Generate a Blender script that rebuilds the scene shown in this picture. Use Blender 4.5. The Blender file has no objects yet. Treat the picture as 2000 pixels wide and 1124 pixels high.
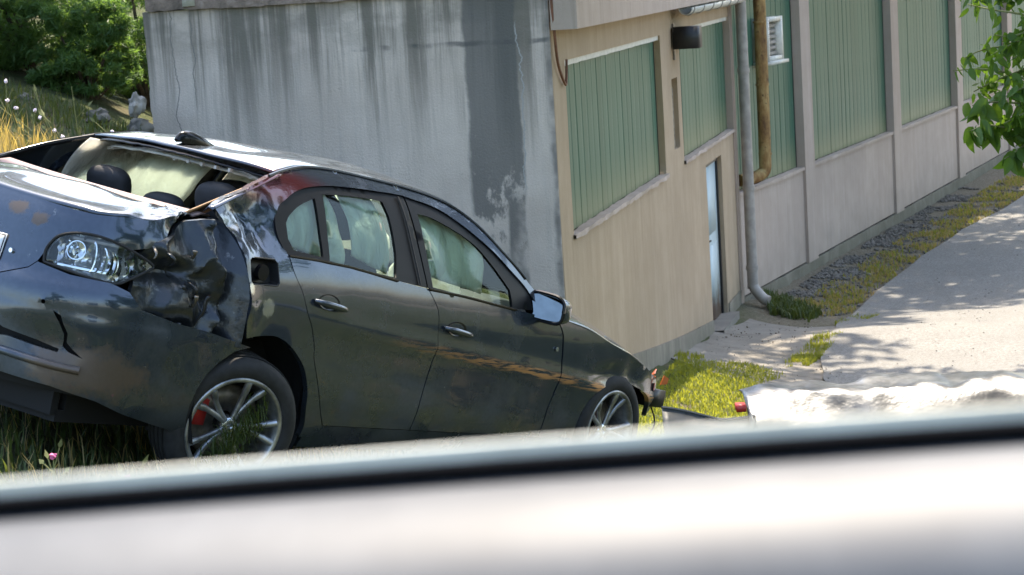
import bpy, bmesh, math, random
import numpy as np
from mathutils import Vector, Matrix, noise as mnoise
from mathutils.geometry import delaunay_2d_cdt
random.seed(7); rng = np.random.default_rng(7)
R_ = math.radians
scene = bpy.context.scene
col = scene.collection

# ------------------------------------------------------------------ camera, world, sun, exposure
CAMZ = 4.4
PITCH, ROLL = math.atan(620.9/4300), math.atan(.06)
_fw = Vector((0, math.cos(PITCH), -math.sin(PITCH)))
_u0 = Vector((0, math.sin(PITCH), math.cos(PITCH))); _r0 = Vector((1, 0, 0))
_cx = _r0*math.cos(ROLL) - _u0*math.sin(ROLL); _cy = _r0*math.sin(ROLL) + _u0*math.cos(ROLL)
cd = bpy.data.cameras.new('camera'); cam = bpy.data.objects.new('camera', cd); col.objects.link(cam)
mw = Matrix((_cx, _cy, -_fw)).transposed().to_4x4(); mw.translation = (0, 0, CAMZ); cam.matrix_world = mw
cd.sensor_width = 36; cd.lens = 36*4300/2000; cd.clip_start = .05; cd.clip_end = 500
cd.dof.use_dof = True; cd.dof.focus_distance = 11.2; cd.dof.aperture_fstop = 9.5
scene.camera = cam

SUN_EL, SUN_H = R_(63), Vector((-.15, -.9887, 0)).normalized()     # SUN_H: the way the light travels over the ground
w = bpy.data.worlds.new('World'); scene.world = w; w.use_nodes = True
nt = w.node_tree; nt.nodes.clear()
wo = nt.nodes.new('ShaderNodeOutputWorld'); wb = nt.nodes.new('ShaderNodeBackground'); sk = nt.nodes.new('ShaderNodeTexSky')
sk.sky_type = 'NISHITA'; sk.sun_disc = False; sk.sun_elevation = SUN_EL; sk.sun_rotation = math.atan2(-SUN_H.x, -SUN_H.y)
sk.air_density = 1.3; sk.dust_density = 2.5
wb.inputs[1].default_value = .15
nt.links.new(sk.outputs[0], wb.inputs[0]); nt.links.new(wb.outputs[0], wo.inputs[0])
sl = bpy.data.lights.new('sun', 'SUN'); sl.energy = 3.7; sl.angle = R_(.5); sl.color = (1, .87, .69)
so = bpy.data.objects.new('sun', sl); col.objects.link(so)
_L = Vector((SUN_H.x*math.cos(SUN_EL), SUN_H.y*math.cos(SUN_EL), -math.sin(SUN_EL)))
so.rotation_euler = _L.to_track_quat('-Z', 'Y').to_euler(); so.location = (0, 0, 30)
scene.view_settings.view_transform = 'Standard'; scene.view_settings.look = 'None'
scene.view_settings.exposure = 1.85; scene.view_settings.gamma = 1
scene.cycles.use_denoising = True
scene.cycles.max_bounces = 8; scene.cycles.transparent_max_bounces = 12
scene.cycles.sample_clamp_indirect = 6

# ------------------------------------------------------------------ node helpers
class NB:
    def __init__(s, name):
        s.m = bpy.data.materials.new(name); s.m.use_nodes = True; s.t = s.m.node_tree; s.t.nodes.clear()
        s.out = s.t.nodes.new('ShaderNodeOutputMaterial'); s._co = None
    def n(s, ty, **kw):
        nd = s.t.nodes.new(ty)
        for k, v in kw.items(): setattr(nd, k, v)
        return nd
    def put(s, sock, v):
        if hasattr(v, 'is_output') or isinstance(v, bpy.types.NodeSocket): s.t.links.new(v, sock)
        elif v is not None:
            if isinstance(v, tuple) and len(v) == 3 and sock.type == 'RGBA': v = (*v, 1)
            sock.default_value = v
    @property
    def co(s):
        if s._co is None: s._co = s.n('ShaderNodeTexCoord').outputs['Object']
        return s._co
    def math(s, op, a, b=None, c=None, clamp=False):
        nd = s.n('ShaderNodeMath', operation=op, use_clamp=clamp)
        for i, v in enumerate((a, b, c)):
            if v is not None: s.put(nd.inputs[i], v)
        return nd.outputs[0]
    def sep(s, v=None):
        nd = s.n('ShaderNodeSeparateXYZ'); s.put(nd.inputs[0], s.co if v is None else v); return nd.outputs
    def map(s, scale=(1, 1, 1), loc=(0, 0, 0), v=None):
        nd = s.n('ShaderNodeMapping'); s.put(nd.inputs[0], s.co if v is None else v)
        nd.inputs['Scale'].default_value = scale; nd.inputs['Location'].default_value = loc; return nd.outputs[0]
    def noise(s, scale, det=4, rough=.55, sc3=(1, 1, 1), loc=(0, 0, 0), dist=0):
        nd = s.n('ShaderNodeTexNoise'); s.put(nd.inputs['Vector'], s.map(sc3, loc))
        nd.inputs['Scale'].default_value = scale; nd.inputs['Detail'].default_value = det
        nd.inputs['Roughness'].default_value = rough; nd.inputs['Distortion'].default_value = dist
        return nd.outputs[0]
    def ss(s, v, a, b):                                            # smooth step a..b -> 0..1
        nd = s.n('ShaderNodeMapRange', interpolation_type='SMOOTHSTEP'); s.put(nd.inputs[0], v)
        nd.inputs[1].default_value = a; nd.inputs[2].default_value = b; return nd.outputs[0]
    def mix(s, f, a, b):
        nd = s.n('ShaderNodeMix', data_type='RGBA'); s.put(nd.inputs[0], f); s.put(nd.inputs[6], a); s.put(nd.inputs[7], b)
        return nd.outputs[2]
    def ramp(s, v, stops):
        nd = s.n('ShaderNodeValToRGB'); s.put(nd.inputs[0], v); e = nd.color_ramp.elements
        while len(e) < len(stops): e.new(1)
        for i, (p, c) in enumerate(stops): e[i].position = p; e[i].color = (*c, 1)
        return nd.outputs[0]
    def blob(s, c, r, nz=0, nscale=6, lo=1.0, hi=.55):             # 1 inside an ellipsoid, edge broken up by noise
        nd = s.n('ShaderNodeVectorMath', operation='SUBTRACT'); s.put(nd.inputs[0], s.co); nd.inputs[1].default_value = c
        n2 = s.n('ShaderNodeVectorMath', operation='DIVIDE'); s.put(n2.inputs[0], nd.outputs[0]); n2.inputs[1].default_value = r
        n3 = s.n('ShaderNodeVectorMath', operation='LENGTH'); s.put(n3.inputs[0], n2.outputs[0]); d = n3.outputs[1]
        if nz: d = s.math('ADD', d, s.math('MULTIPLY', s.math('SUBTRACT', s.noise(nscale, 5, .65), .5), nz*2))
        return s.ss(d, lo, hi)
    def bump(s, h, strength=.3, dist=.01):
        nd = s.n('ShaderNodeBump'); nd.inputs['Strength'].default_value = strength; nd.inputs['Distance'].default_value = dist
        s.put(nd.inputs['Height'], h); return nd.outputs[0]
    def bsdf(s, color=(.5, .5, .5), rough=.6, metal=0, coat=0, normal=None, spec=.5, trans=0, coat_rough=.04):
        nd = s.n('ShaderNodeBsdfPrincipled')
        s.put(nd.inputs['Base Color'], color); s.put(nd.inputs['Roughness'], rough); s.put(nd.inputs['Metallic'], metal)
        s.put(nd.inputs['Coat Weight'], coat); nd.inputs['Coat Roughness'].default_value = coat_rough
        s.put(nd.inputs['Specular IOR Level'], spec); s.put(nd.inputs['Transmission Weight'], trans)
        if normal is not None: s.put(nd.inputs['Normal'], normal)
        return nd.outputs[0]
    def done(s, sh): s.t.links.new(sh, s.out.inputs[0]); return s.m

MATS = {}
def simple(name, color, rough=.6, metal=0, coat=0, var=.12, nscale=18, spec=.5):
    b = NB(name); n = b.noise(nscale, 4)
    dk = tuple(c*(1-var) for c in color); lt = tuple(min(1, c*(1+var)) for c in color)
    MATS[name] = b.done(b.bsdf(b.mix(b.ss(n, .3, .7), dk, lt), b.math('ADD', rough-.06, b.math('MULTIPLY', n, .12)), metal, coat, spec=spec))
def foliage(name, c1, c2, scale=3, tr=.45, rough=.5):
    b = NB(name); geo = b.n('ShaderNodeNewGeometry'); oi = b.n('ShaderNodeObjectInfo')
    rnd = b.math('FRACT', b.math('ADD', geo.outputs['Random Per Island'], oi.outputs['Random']))
    f = b.math('ADD', b.math('MULTIPLY', rnd, .6), b.math('MULTIPLY', b.noise(scale, 2), .5))
    c = b.mix(f, c1, c2)
    p = b.bsdf(c, rough, spec=.35); t = b.n('ShaderNodeBsdfTranslucent')
    tc = b.mix(.5, c, tuple(min(1, x*y) for x, y in zip(c2, (2.6, 2.3, .9)))); b.put(t.inputs[0], tc)
    ms = b.n('ShaderNodeMixShader'); ms.inputs[0].default_value = tr
    b.t.links.new(p, ms.inputs[1]); b.t.links.new(t.outputs[0], ms.inputs[2])
    MATS[name] = b.done(ms.outputs[0])

# ---- car paint
b = NB('paint'); x, y, z = b.sep()          # object coordinates of the car: x right, y forward, z up
dust = b.ss(b.math('ADD', b.noise(3.5, 6, .6), b.math('MULTIPLY', b.ss(z, .85, .2), .22)), .55, .85)
fine = b.noise(60, 3)
base = b.mix(b.ss(fine, .3, .7), (.040, .054, .078), (.052, .067, .094))
base = b.mix(b.math('ADD', .02, b.math('MULTIPLY', dust, .24)), base, (.17, .175, .18))
mar = b.blob((.66, .10, 1.32), (.30, .48, .12), .15, 4, 1.0, .35)
base = b.mix(b.math('MULTIPLY', mar, .9), base, (.11, .022, .024))
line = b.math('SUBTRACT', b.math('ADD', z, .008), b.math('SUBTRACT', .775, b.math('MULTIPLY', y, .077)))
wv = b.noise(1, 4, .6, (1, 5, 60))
refl_stripe = b.math('MULTIPLY', b.ss(b.math('ABSOLUTE', b.math('ADD', line, b.math('MULTIPLY', b.math('SUBTRACT', b.noise(4, 2), .5), .03))), .034, .012), b.ss(wv, .42, .56))
refl_stripe = b.math('MULTIPLY', refl_stripe, b.math('MULTIPLY', b.ss(y, .5, 2.0), b.ss(x, .6, .8)))
base = b.mix(b.math('MULTIPLY', refl_stripe, .95), base, (.50, .27, .12))  # orange stripe: warm ground reflection painted in along the door crease
white = b.math('MAXIMUM', b.math('MAXIMUM', b.blob((.9, -.10, .79), (.12, .045, .055), .8, 16), b.blob((.9, -.24, .86), (.1, .025, .03), .8, 25)),
               b.math('MAXIMUM', b.blob((.8, -.40, 1.1), (.2, .05, .03), .8, 22), b.blob((.74, -.28, 1.13), (.1, .09, .04), .9, 25)))
chip = b.math('MULTIPLY', b.ss(b.noise(16, 6, .72), .66, .72), .8)
base = b.mix(b.math('MAXIMUM', b.math('MULTIPLY', white, .75), b.math('MULTIPLY', chip, .5)), base, (.42, .42, .40))
mud = b.math('MAXIMUM', b.blob((.28, -1.1, 1.03), (.07, .2, .035), .9, 18), b.blob((.41, -1.08, 1.0), (.05, .2, .035), .9, 20))
mud = b.math('MAXIMUM', mud, b.blob((.75, -1.0, .42), (.3, .35, .13), .8, 9))
base = b.mix(b.math('MULTIPLY', mud, .6), base, (.17, .12, .08))
rough = b.math('ADD', .22, b.math('MULTIPLY', b.math('MAXIMUM', dust, b.math('MAXIMUM', mud, refl_stripe)), .35))
gn = b.n('ShaderNodeNewGeometry'); nz = b.sep(gn.outputs['Normal'])[2]
dust_glare = b.math('MULTIPLY', b.ss(nz, .72, .95), b.ss(b.noise(5, 5, .65), .25, .6)); base = b.mix(b.math('MULTIPLY', dust_glare, .30), base, (.34, .33, .31))  # dust on upward faces, also painting in the white sky glare
nrm = b.bump(b.noise(6, 3, .5), .06, .02)
MATS['paint'] = b.done(b.bsdf(base, rough, .65, b.math('SUBTRACT', .95, b.math('MULTIPLY', b.math('MAXIMUM', dust, b.math('MAXIMUM', mud, refl_stripe)), .7)), nrm, .15, coat_rough=.04))

b = NB('bare_paint'); n = b.noise(9, 5, .7); n2 = b.noise(45, 4)
MATS['bare_paint'] = b.done(b.bsdf(b.mix(b.ss(n, .60, .70), (.03, .035, .042), (.15, .155, .16)), b.math('ADD', .19, b.math('MULTIPLY', n, .3)), .6, .25, b.bump(n2, .3, .008)))
simple('black_trim', (.012, .012, .013), .42)
simple('gloss_black', (.008, .008, .009), .16, 0, .0, spec=.3)
simple('frame_black', (.007, .007, .008), .4, spec=.12)
simple('rubber', (.016, .016, .017), .8, var=.35, nscale=30)
simple('cavity', (.006, .006, .007), .9)
simple('seat_fabric', (.014, .015, .018), .75, var=.3)
simple('tan_trim', (.26, .14, .055), .6, var=.3)
simple('lining', (.42, .41, .38), .85)
simple('alloy', (.34, .35, .37), .38, .8, var=.45, nscale=12)
simple('mirror_tint', (.22, .25, .25), .08, 1, var=.1)
simple('seal_black', (.004, .004, .005), .9, spec=.05)
simple('steel', (.22, .20, .18), .45, .8, var=.4)
simple('silver', (.62, .64, .66), .25, .9)
simple('red_part', (.42, .03, .025), .4)
simple('orange_lens', (.45, .10, .02), .25, coat=.4)
simple('plate_white', (.75, .76, .76), .4, var=.05)
simple('ink', (.015, .015, .016), .5)
simple('chrome', (.75, .76, .78), .10, 1, var=.08)
b = NB('lamp_silver'); vn = b.n('ShaderNodeTexVoronoi'); b.put(vn.inputs['Vector'], b.co); vn.inputs['Scale'].default_value = 17; n = b.noise(7, 3)
MATS['lamp_silver'] = b.done(b.bsdf(b.mix(b.ss(n, .42, .58), (.38, .38, .40), (.88, .88, .90)), .16, .9, 0, b.bump(vn.outputs[0], 1.0, .03)))
simple('galv', (.30, .275, .25), .55, 0, var=.18, nscale=8)
simple('rock', (.27, .25, .225), .9, var=.4, nscale=9)
simple('dark_rock', (.13, .12, .105), .95, var=.5, nscale=9)
simple('bark', (.09, .068, .048), .9, var=.5, nscale=14)
simple('stem', (.16, .17, .06), .8, var=.3)
simple('petal', (.72, .62, .72), .7, var=.15)
simple('petal_pink', (.55, .12, .28), .7, var=.2)
simple('lamp_black', (.012, .013, .015), .5)
simple('plastic_white', (.58, .57, .52), .5, var=.12)
simple('copper_cable', (.16, .065, .035), .6, var=.3)
b = NB('door_paint'); x, y, z = b.sep(); n = b.noise(7, 6, .7, (1, 1, .4))
MATS['door_paint'] = b.done(b.bsdf(b.mix(b.ss(b.math('ADD', z, b.math('MULTIPLY', n, 1.1)), 1.0, .5), b.mix(n, (.36, .46, .50), (.46, .56, .60)), (.10, .055, .035)), .55, 0, 0, b.bump(n, .2, .01)))
simple('dark_plastic', (.05, .055, .055), .5, var=.2)
foliage('leaf', (.035, .085, .015), (.085, .16, .022), tr=.5)
foliage('leaf_dark', (.020, .055, .016), (.05, .11, .024))
foliage('leaf_conifer', (.05, .11, .04), (.11, .20, .055), tr=.45)
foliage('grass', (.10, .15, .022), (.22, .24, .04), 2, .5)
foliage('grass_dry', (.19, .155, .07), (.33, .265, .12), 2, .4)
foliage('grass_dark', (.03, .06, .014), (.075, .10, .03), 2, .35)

b = NB('airbag'); n = b.noise(5, 4); wr = b.noise(3.4, 6, .62, (1, 2.4, 1), dist=1.6)
ab = b.bsdf(b.mix(n, (.80, .78, .68), (.90, .89, .82)), .85, 0, 0, b.bump(wr, 1.0, .10)); tl = b.n('ShaderNodeBsdfTranslucent'); b.put(tl.inputs[0], (.90, .89, .82))
ms = b.n('ShaderNodeMixShader'); ms.inputs[0].default_value = .5; b.t.links.new(ab, ms.inputs[1]); b.t.links.new(tl.outputs[0], ms.inputs[2])
MATS['airbag'] = b.done(ms.outputs[0])

def glassmat(name, tint, refl=.5):
    b = NB(name); tr = b.n('ShaderNodeBsdfTransparent'); b.put(tr.inputs[0], tint)
    gl = b.n('ShaderNodeBsdfGlossy'); b.put(gl.inputs['Roughness'], .03); b.put(gl.inputs['Color'], (.9, .95, .92))
    fr = b.n('ShaderNodeFresnel'); fr.inputs[0].default_value = 1.5
    ms = b.n('ShaderNodeMixShader'); b.t.links.new(b.math('MULTIPLY', fr.outputs[0], refl*2), ms.inputs[0])
    b.t.links.new(tr.outputs[0], ms.inputs[1]); b.t.links.new(gl.outputs[0], ms.inputs[2]); MATS[name] = b.done(ms.outputs[0])
glassmat('side_glass', (.78, .95, .88), .32); glassmat('clear_glass', (.86, .93, .90)); glassmat('lens', (.9, .92, .92), .6)

# ---- building materials
def streak_plaster(name, c1, c2, c3, root_h=0, top=4, grime=.5):
    b = NB(name); x, y, z = b.sep()
    st = b.noise(1, 6, .65, (5, 5, .4), dist=.3); st2 = b.noise(1, 4, .6, (20, 20, .9), dist=.4); lf = b.noise(.5, 3)
    c = b.mix(b.ss(b.math('ADD', b.math('MULTIPLY', st, .55), b.math('MULTIPLY', b.noise(3.2, 6, .7), .45)), .38, .64), c1, c2)
    c = b.mix(b.math('MULTIPLY', b.math('MULTIPLY', b.ss(st2, .50, .75), b.ss(lf, .3, .6)), .75), c, c3)
    c = b.mix(b.math('MULTIPLY', b.ss(lf, .4, .7), .35), c, tuple(q*.8 for q in c1))
    low = b.math('MULTIPLY', b.ss(b.math('ADD', z, b.math('MULTIPLY', b.noise(2.2, 4), 1.2)), 1.1, .1), grime)
    c = b.mix(low, c, (.13, .125, .09))
    gr = b.noise(90, 4, .6)
    MATS[name] = b.done(b.bsdf(c, .92, 0, 0, b.bump(b.math('ADD', gr, b.math('MULTIPLY', st2, .6)), .5, .012), spec=.25))
streak_plaster('plaster_a', (.385, .293, .20), (.445, .345, .245), (.30, .22, .145))
streak_plaster('plaster_b', (.42, .34, .285), (.475, .39, .335), (.34, .275, .225), grime=.3)
streak_plaster('plinth', (.20, .18, .145), (.30, .27, .22), (.10, .10, .075), grime=.75)

b = NB('old_concrete'); x, y, z = b.sep()      # end wall: y runs left from the corner, z up
n1 = b.noise(1, 6, .68, (1, 4.2, .20), dist=.25); n2 = b.noise(1, 5, .65, (1, 13, .5), (0, 3, 1)); lf = b.noise(1.1, 5, .6); gr = b.noise(55, 5, .65)
c = b.mix(b.ss(lf, .3, .7), (.53, .455, .405), (.66, .575, .515))
c = b.mix(b.math('MULTIPLY', b.ss(n2, .5, .8), .4), c, (.29, .28, .265))
topf = b.ss(b.math('ADD', z, b.math('ADD', b.math('MULTIPLY', n1, 2.2), b.math('MULTIPLY', lf, 1.2))), 4.6, 5.9)
n1b = b.noise(1, 6, .7, (1, 11, .33), (0, 9, 0), .4); st = b.math('MULTIPLY', topf, b.ss(b.math('ADD', b.math('MULTIPLY', n1, .6), b.math('MULTIPLY', n1b, .4)), .43, .56)); pit = b.ss(b.noise(26, 5, .75), .62, .70); c = b.mix(b.math('MULTIPLY', pit, .35), c, (.22, .20, .18))
c = b.mix(b.math('MULTIPLY', st, .85), c, (.14, .13, .11))
strip = b.math('MULTIPLY', b.ss(z, 3.5, 4.25), b.ss(b.noise(2.5, 4, .6, (1, 1, 2)), .35, .6)); c = b.mix(b.math('MULTIPLY', strip, .5), c, (.14, .135, .11))
# dark damp band beside the corner, broken up lower down
yy = b.math('ADD', y, b.math('MULTIPLY', b.math('SUBTRACT', b.noise(2.6, 5, .65, (1, 1, .5)), .5), .12))
band = b.math('MULTIPLY', b.ss(yy, .27, .30), b.ss(yy, .76, .72))
brk = b.ss(b.math('ADD', b.noise(4.2, 6, .7, (1, 1.3, .8)), b.math('MULTIPLY', b.ss(z, 2.0, 3.6), .34)), .50, .62)
core = b.math('MULTIPLY', b.ss(yy, .27, .30), b.ss(yy, .46, .42))
core = b.math('MULTIPLY', core, b.ss(b.noise(2, 4, .6, (1, 1, .7), (4, 0, 2)), .30, .5))
band = b.math('MAXIMUM', b.math('MULTIPLY', band, brk), b.math('MULTIPLY', core, b.ss(z, .6, 1.6)))
c = b.mix(b.math('MULTIPLY', band, .80), c, (.115, .115, .112))
edge = b.math('MULTIPLY', b.ss(yy, .07, .02), b.ss(b.noise(3, 4), .3, .6)); c = b.mix(b.math('MULTIPLY', edge, .7), c, (.09, .09, .09))
# crack lines and a pour joint
def crack(pos, wob, wdt, z0, z1, col_, cc):
    d = b.math('ABSOLUTE', b.math('SUBTRACT', b.math('ADD', y, b.math('MULTIPLY', b.math('SUBTRACT', b.noise(2.4, 6, .7, (1, .2, 1), (0, pos*9, 0)), .5), wob)), pos))
    m_ = b.math('MULTIPLY', b.ss(d, wdt, wdt*.3), b.math('MULTIPLY', b.ss(z, z0, z0+.2), b.ss(z, z1, z1-.1)))
    return b.mix(m_, cc, col_)
c = crack(3.30, .22, .006, 2.6, 4.3, (.2, .19, .18), c); c = crack(3.12, .15, .005, 3.3, 4.3, (.2, .19, .18), c)
c = crack(.27, .22, .008, 2.5, 4.0, (.36, .36, .355), c)
jz = b.math('ABSOLUTE', b.math('SUBTRACT', b.math('ADD', z, b.math('MULTIPLY', b.noise(9, 4), .03)), 3.825))
jm = b.math('MULTIPLY', b.ss(jz, .03, .008), b.math('MULTIPLY', b.ss(y, 1.75, 1.6), b.ss(b.noise(3.4, 3), .42, .6))); c = b.mix(b.math('MULTIPLY', jm, .75), c, (.10, .10, .10))
MATS['old_concrete'] = b.done(b.bsdf(c, .9, 0, 0, b.bump(b.math('ADD', gr, b.math('MULTIPLY', lf, 1.5)), .45, .02), spec=.25))

b = NB('coping_concrete'); n = b.noise(6, 6, .7)
MATS['coping_concrete'] = b.done(b.bsdf(b.ramp(n, [(.3, (.09, .075, .06)), (.55, (.26, .20, .165)), (.75, (.40, .34, .30))]), .95, 0, 0, b.bump(n, .8, .03)))

b = NB('channel_glass'); x, y, z = b.sep(); oi = b.n('ShaderNodeObjectInfo')
st = b.noise(1, 5, .65, (30, 30, .35)); st3 = b.noise(1, 4, .6, (9, 9, .3))
vec = b.n('ShaderNodeVectorMath', operation='ADD')
c = b.mix(oi.outputs['Random'], (.036, .105, .068), (.05, .128, .085))
c = b.mix(b.math('MULTIPLY', b.ss(st3, .45, .72), .35), c, (.13, .175, .10))
c = b.mix(b.math('MULTIPLY', b.ss(b.math('ADD', z, b.math('MULTIPLY', st3, .9)), 1.0, .15), .75), c, (.26, .245, .13))
c = b.mix(b.math('MULTIPLY', b.ss(st, .64, .72), .55), c, (.42, .46, .40))
MATS['channel_glass'] = b.done(b.bsdf(c, b.math('ADD', .30, b.math('MULTIPLY', st3, .3)), 0, 0, b.bump(b.noise(1, 2, .5, (40, 40, 2)), .15, .01), spec=.28))

b = NB('rust_pipe'); x, y, z = b.sep(); n = b.noise(6, 6, .7, (1, 1, .35)); n2 = b.noise(14, 5, .7)
low = b.ss(b.math('ADD', z, b.math('MULTIPLY', n, 1.0)), 2.1, 1.5)
c = b.ramp(n, [(.3, (.07, .028, .012)), (.48, (.26, .15, .05)), (.6, (.38, .27, .11)), (.8, (.42, .33, .17))])
c = b.mix(low, c, (.15, .045, .014)); c = b.mix(b.ss(n2, .58, .68), c, (.055, .022, .012))
MATS['rust_pipe'] = b.done(b.bsdf(c, .75, .1, 0, b.bump(n2, .4, .01)))

b = NB('soil'); n = b.noise(1.2, 6, .65); n2 = b.noise(14, 6, .7); x, y, z = b.sep()
c = b.ramp(n2, [(.25, (.05, .04, .028)), (.5, (.12, .095, .065)), (.75, (.22, .18, .13))])
gz = b.ss(n, .28, .52)
c = b.mix(b.math('MULTIPLY', gz, .85), c, b.mix(n2, (.025, .045, .012), (.07, .09, .03)))
brn = b.math('MULTIPLY', b.ss(x, 2.6, 3.4), b.ss(y, 26.5, 28)); c = b.mix(b.math('MULTIPLY', brn, .85), c, b.ramp(b.noise(22, 5, .7), [(.3, (.09, .075, .055)), (.5, (.17, .145, .11)), (.72, (.30, .27, .22))]))
MATS['soil'] = b.done(b.bsdf(c, .97, 0, 0, b.bump(n2, .9, .05), spec=.2))

b = NB('asphalt'); n = b.noise(.9, 5, .6); n2 = b.noise(130, 4, .7); n3 = b.noise(9, 6, .7)
c = b.mix(b.ss(n, .35, .65), (.185, .185, .183), (.24, .24, .235))
n4 = b.noise(30, 5, .75); c = b.mix(b.ss(n4, .36, .66), tuple(q*1.0 for q in (.115, .11, .10)), c); c = b.mix(b.math('MULTIPLY', b.ss(n3, .5, .75), .4), c, (.15, .135, .115)); c = b.mix(b.math('MULTIPLY', b.ss(n2, .45, .75), .5), c, (.30, .285, .26))
MATS['asphalt'] = b.done(b.bsdf(c, .75, 0, 0, b.bump(n2, .7, .012), spec=.4))
b = NB('cracked_concrete'); n = b.noise(1.3, 6, .6); n2 = b.noise(70, 5, .7); n3 = b.noise(3, 6, .7)
c = b.mix(b.ss(n, .3, .7), (.19, .175, .15), (.27, .25, .22)); c = b.mix(b.math('MULTIPLY', b.ss(n3, .52, .7), .6), c, (.12, .105, .08))
MATS['cracked_concrete'] = b.done(b.bsdf(b.mix(b.math('MULTIPLY', n2, .3), c, (.10, .09, .08)), .9, 0, 0, b.bump(n2, .6, .015), spec=.3))
b = NB('silver_paint'); n = b.ss(b.noise(6, 4, .6), .3, .7)
MATS['silver_paint'] = b.done(b.bsdf(b.mix(n, (.066, .072, .082), (.108, .115, .125)), .5, 0, 0, spec=.2))
b = NB('crumpled_silver'); n = b.noise(5, 4, .6)
MATS['crumpled_silver'] = b.done(b.bsdf(b.mix(b.ss(n, .4, .65), (.06, .063, .07), (.17, .175, .185)), .36, .7, .2, b.bump(n, .3, .03), coat_rough=.2))

# ------------------------------------------------------------------ object helpers
def meta(o, label=None, cat=None, group=None, kind=None):
    for k, v in (('label', label), ('category', cat), ('group', group), ('kind', kind)):
        if v: o[k] = v
    return o
def link(name, me, mat, parent=None, smooth=True):
    if mat: me.materials.append(MATS[mat] if isinstance(mat, str) else mat)
    if smooth: me.polygons.foreach_set('use_smooth', [True]*len(me.polygons))
    o = bpy.data.objects.new(name, me); col.objects.link(o)
    if parent: o.parent = parent
    return o
def pyd(name, v, f, mat, parent=None, smooth=True):
    me = bpy.data.meshes.new(name); me.from_pydata([tuple(map(float, p)) for p in v], [], f); me.update()
    return link(name, me, mat, parent, smooth)
def fromnp(name, v, f, mat, parent=None, smooth=False):            # v (n,3), f (m,k) arrays
    v = np.asarray(v, np.float32); f = np.asarray(f, np.int32); k = f.shape[1]
    me = bpy.data.meshes.new(name); me.vertices.add(len(v)); me.vertices.foreach_set('co', v.ravel())
    me.loops.add(f.size); me.loops.foreach_set('vertex_index', f.ravel())
    me.polygons.add(len(f)); me.polygons.foreach_set('loop_start', np.arange(0, f.size, k, dtype=np.int32))
    me.update(calc_edges=True); me.validate()
    return link(name, me, mat, parent, smooth)
def empty(name, loc=(0, 0, 0), rz=0, **kw):
    o = bpy.data.objects.new(name, None); col.objects.link(o); o.location = loc; o.rotation_euler[2] = rz; o.empty_display_size = .2
    return meta(o, **kw)
def bmo(name, bm, mat, parent=None, smooth=False, bevel=0, seg=2, ang=35):
    if bevel: bmesh.ops.bevel(bm, geom=[e for e in bm.edges if len(e.link_faces) == 2 and e.calc_face_angle(0) > R_(30)], offset=bevel, segments=seg, affect='EDGES', profile=.6)
    bmesh.ops.recalc_face_normals(bm, faces=bm.faces)
    if smooth:
        for e in bm.edges: e.smooth = not (len(e.link_faces) == 2 and e.calc_face_angle(0) > R_(ang))
    me = bpy.data.meshes.new(name); bm.to_mesh(me); bm.free()
    return link(name, me, mat, parent, smooth)
def add_box(bm, x0, x1, y0, y1, z0, z1, m=None):
    vs = [bm.verts.new((x, y, z)) for x in (x0, x1) for y in (y0, y1) for z in (z0, z1)]
    for q in ((0, 1, 3, 2), (4, 6, 7, 5), (0, 4, 5, 1), (2, 3, 7, 6), (0, 2, 6, 4), (1, 5, 7, 3)): bm.faces.new([vs[i] for i in q])
    if m is not None: bmesh.ops.transform(bm, matrix=m, verts=vs)
    return vs
def box(name, x0, x1, y0, y1, z0, z1, mat, parent=None, bevel=0, m=None):
    bm = bmesh.new(); add_box(bm, x0, x1, y0, y1, z0, z1, m); return bmo(name, bm, mat, parent, bevel > 0, bevel)
def crspline(P, n=8, closed=False):
    P = [tuple(float(c) for c in p) for p in P]
    P = [Vector(p) for p in P]
    Q = [P[-1]]+P+[P[0], P[1]] if closed else [2*P[0]-P[1]]+P+[2*P[-1]-P[-2]]
    o = []
    for i in range(1, len(Q)-2):
        a, b_, c, d = Q[i-1:i+3]
        for k in range(n):
            t = k/n; o.append(.5*(2*b_+(c-a)*t+(2*a-5*b_+4*c-d)*t*t+(3*b_-a-3*c+d)*t**3))
    if not closed: o.append(P[-1])
    return o
def add_tube(bm, pts, rad, seg=10, cap=True):
    pts = [Vector(p) for p in pts]; rad = rad if hasattr(rad, '__len__') else [rad]*len(pts); rings = []
    t0 = (pts[1]-pts[0]).normalized(); nrm = t0.orthogonal().normalized()
    for i, p in enumerate(pts):
        t = ((pts[min(i+1, len(pts)-1)]-pts[max(i-1, 0)])).normalized(); nrm = (nrm-t*nrm.dot(t)).normalized(); bn = t.cross(nrm)
        rings.append([bm.verts.new(p+(nrm*math.cos(2*math.pi*k/seg)+bn*math.sin(2*math.pi*k/seg))*rad[i]) for k in range(seg)])
    for A, B in zip(rings, rings[1:]):
        for k in range(seg): bm.faces.new((A[k], A[(k+1) % seg], B[(k+1) % seg], B[k]))
    if cap: bm.faces.new(rings[0][::-1]); bm.faces.new(rings[-1])
def tube(name, pts, rad, mat, parent=None, seg=10):
    bm = bmesh.new(); add_tube(bm, pts, rad, seg); return bmo(name, bm, mat, parent, True, ang=50)
def inpoly(P, poly):
    x, y = P[:, 0], P[:, 1]; r = np.zeros(len(P), bool); q = np.asarray(poly); j = len(q)-1
    for i in range(len(q)):
        xi, yi = q[i]; xj, yj = q[j]
        if yi != yj: r ^= ((yi > y) != (yj > y)) & (x < (xj-xi)*(y-yi)/(yj-yi)+xi)
        j = i
    return r
def resample(loop, step):
    o = []
    for i in range(len(loop)):
        a = np.array(loop[i], float); b_ = np.array(loop[(i+1) % len(loop)], float); L = np.hypot(*(b_-a))
        if L < 1e-6: continue
        n = max(1, int(round(L/step))); o += [tuple(a+(b_-a)*k/n) for k in range(n)]
    return o
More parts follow.
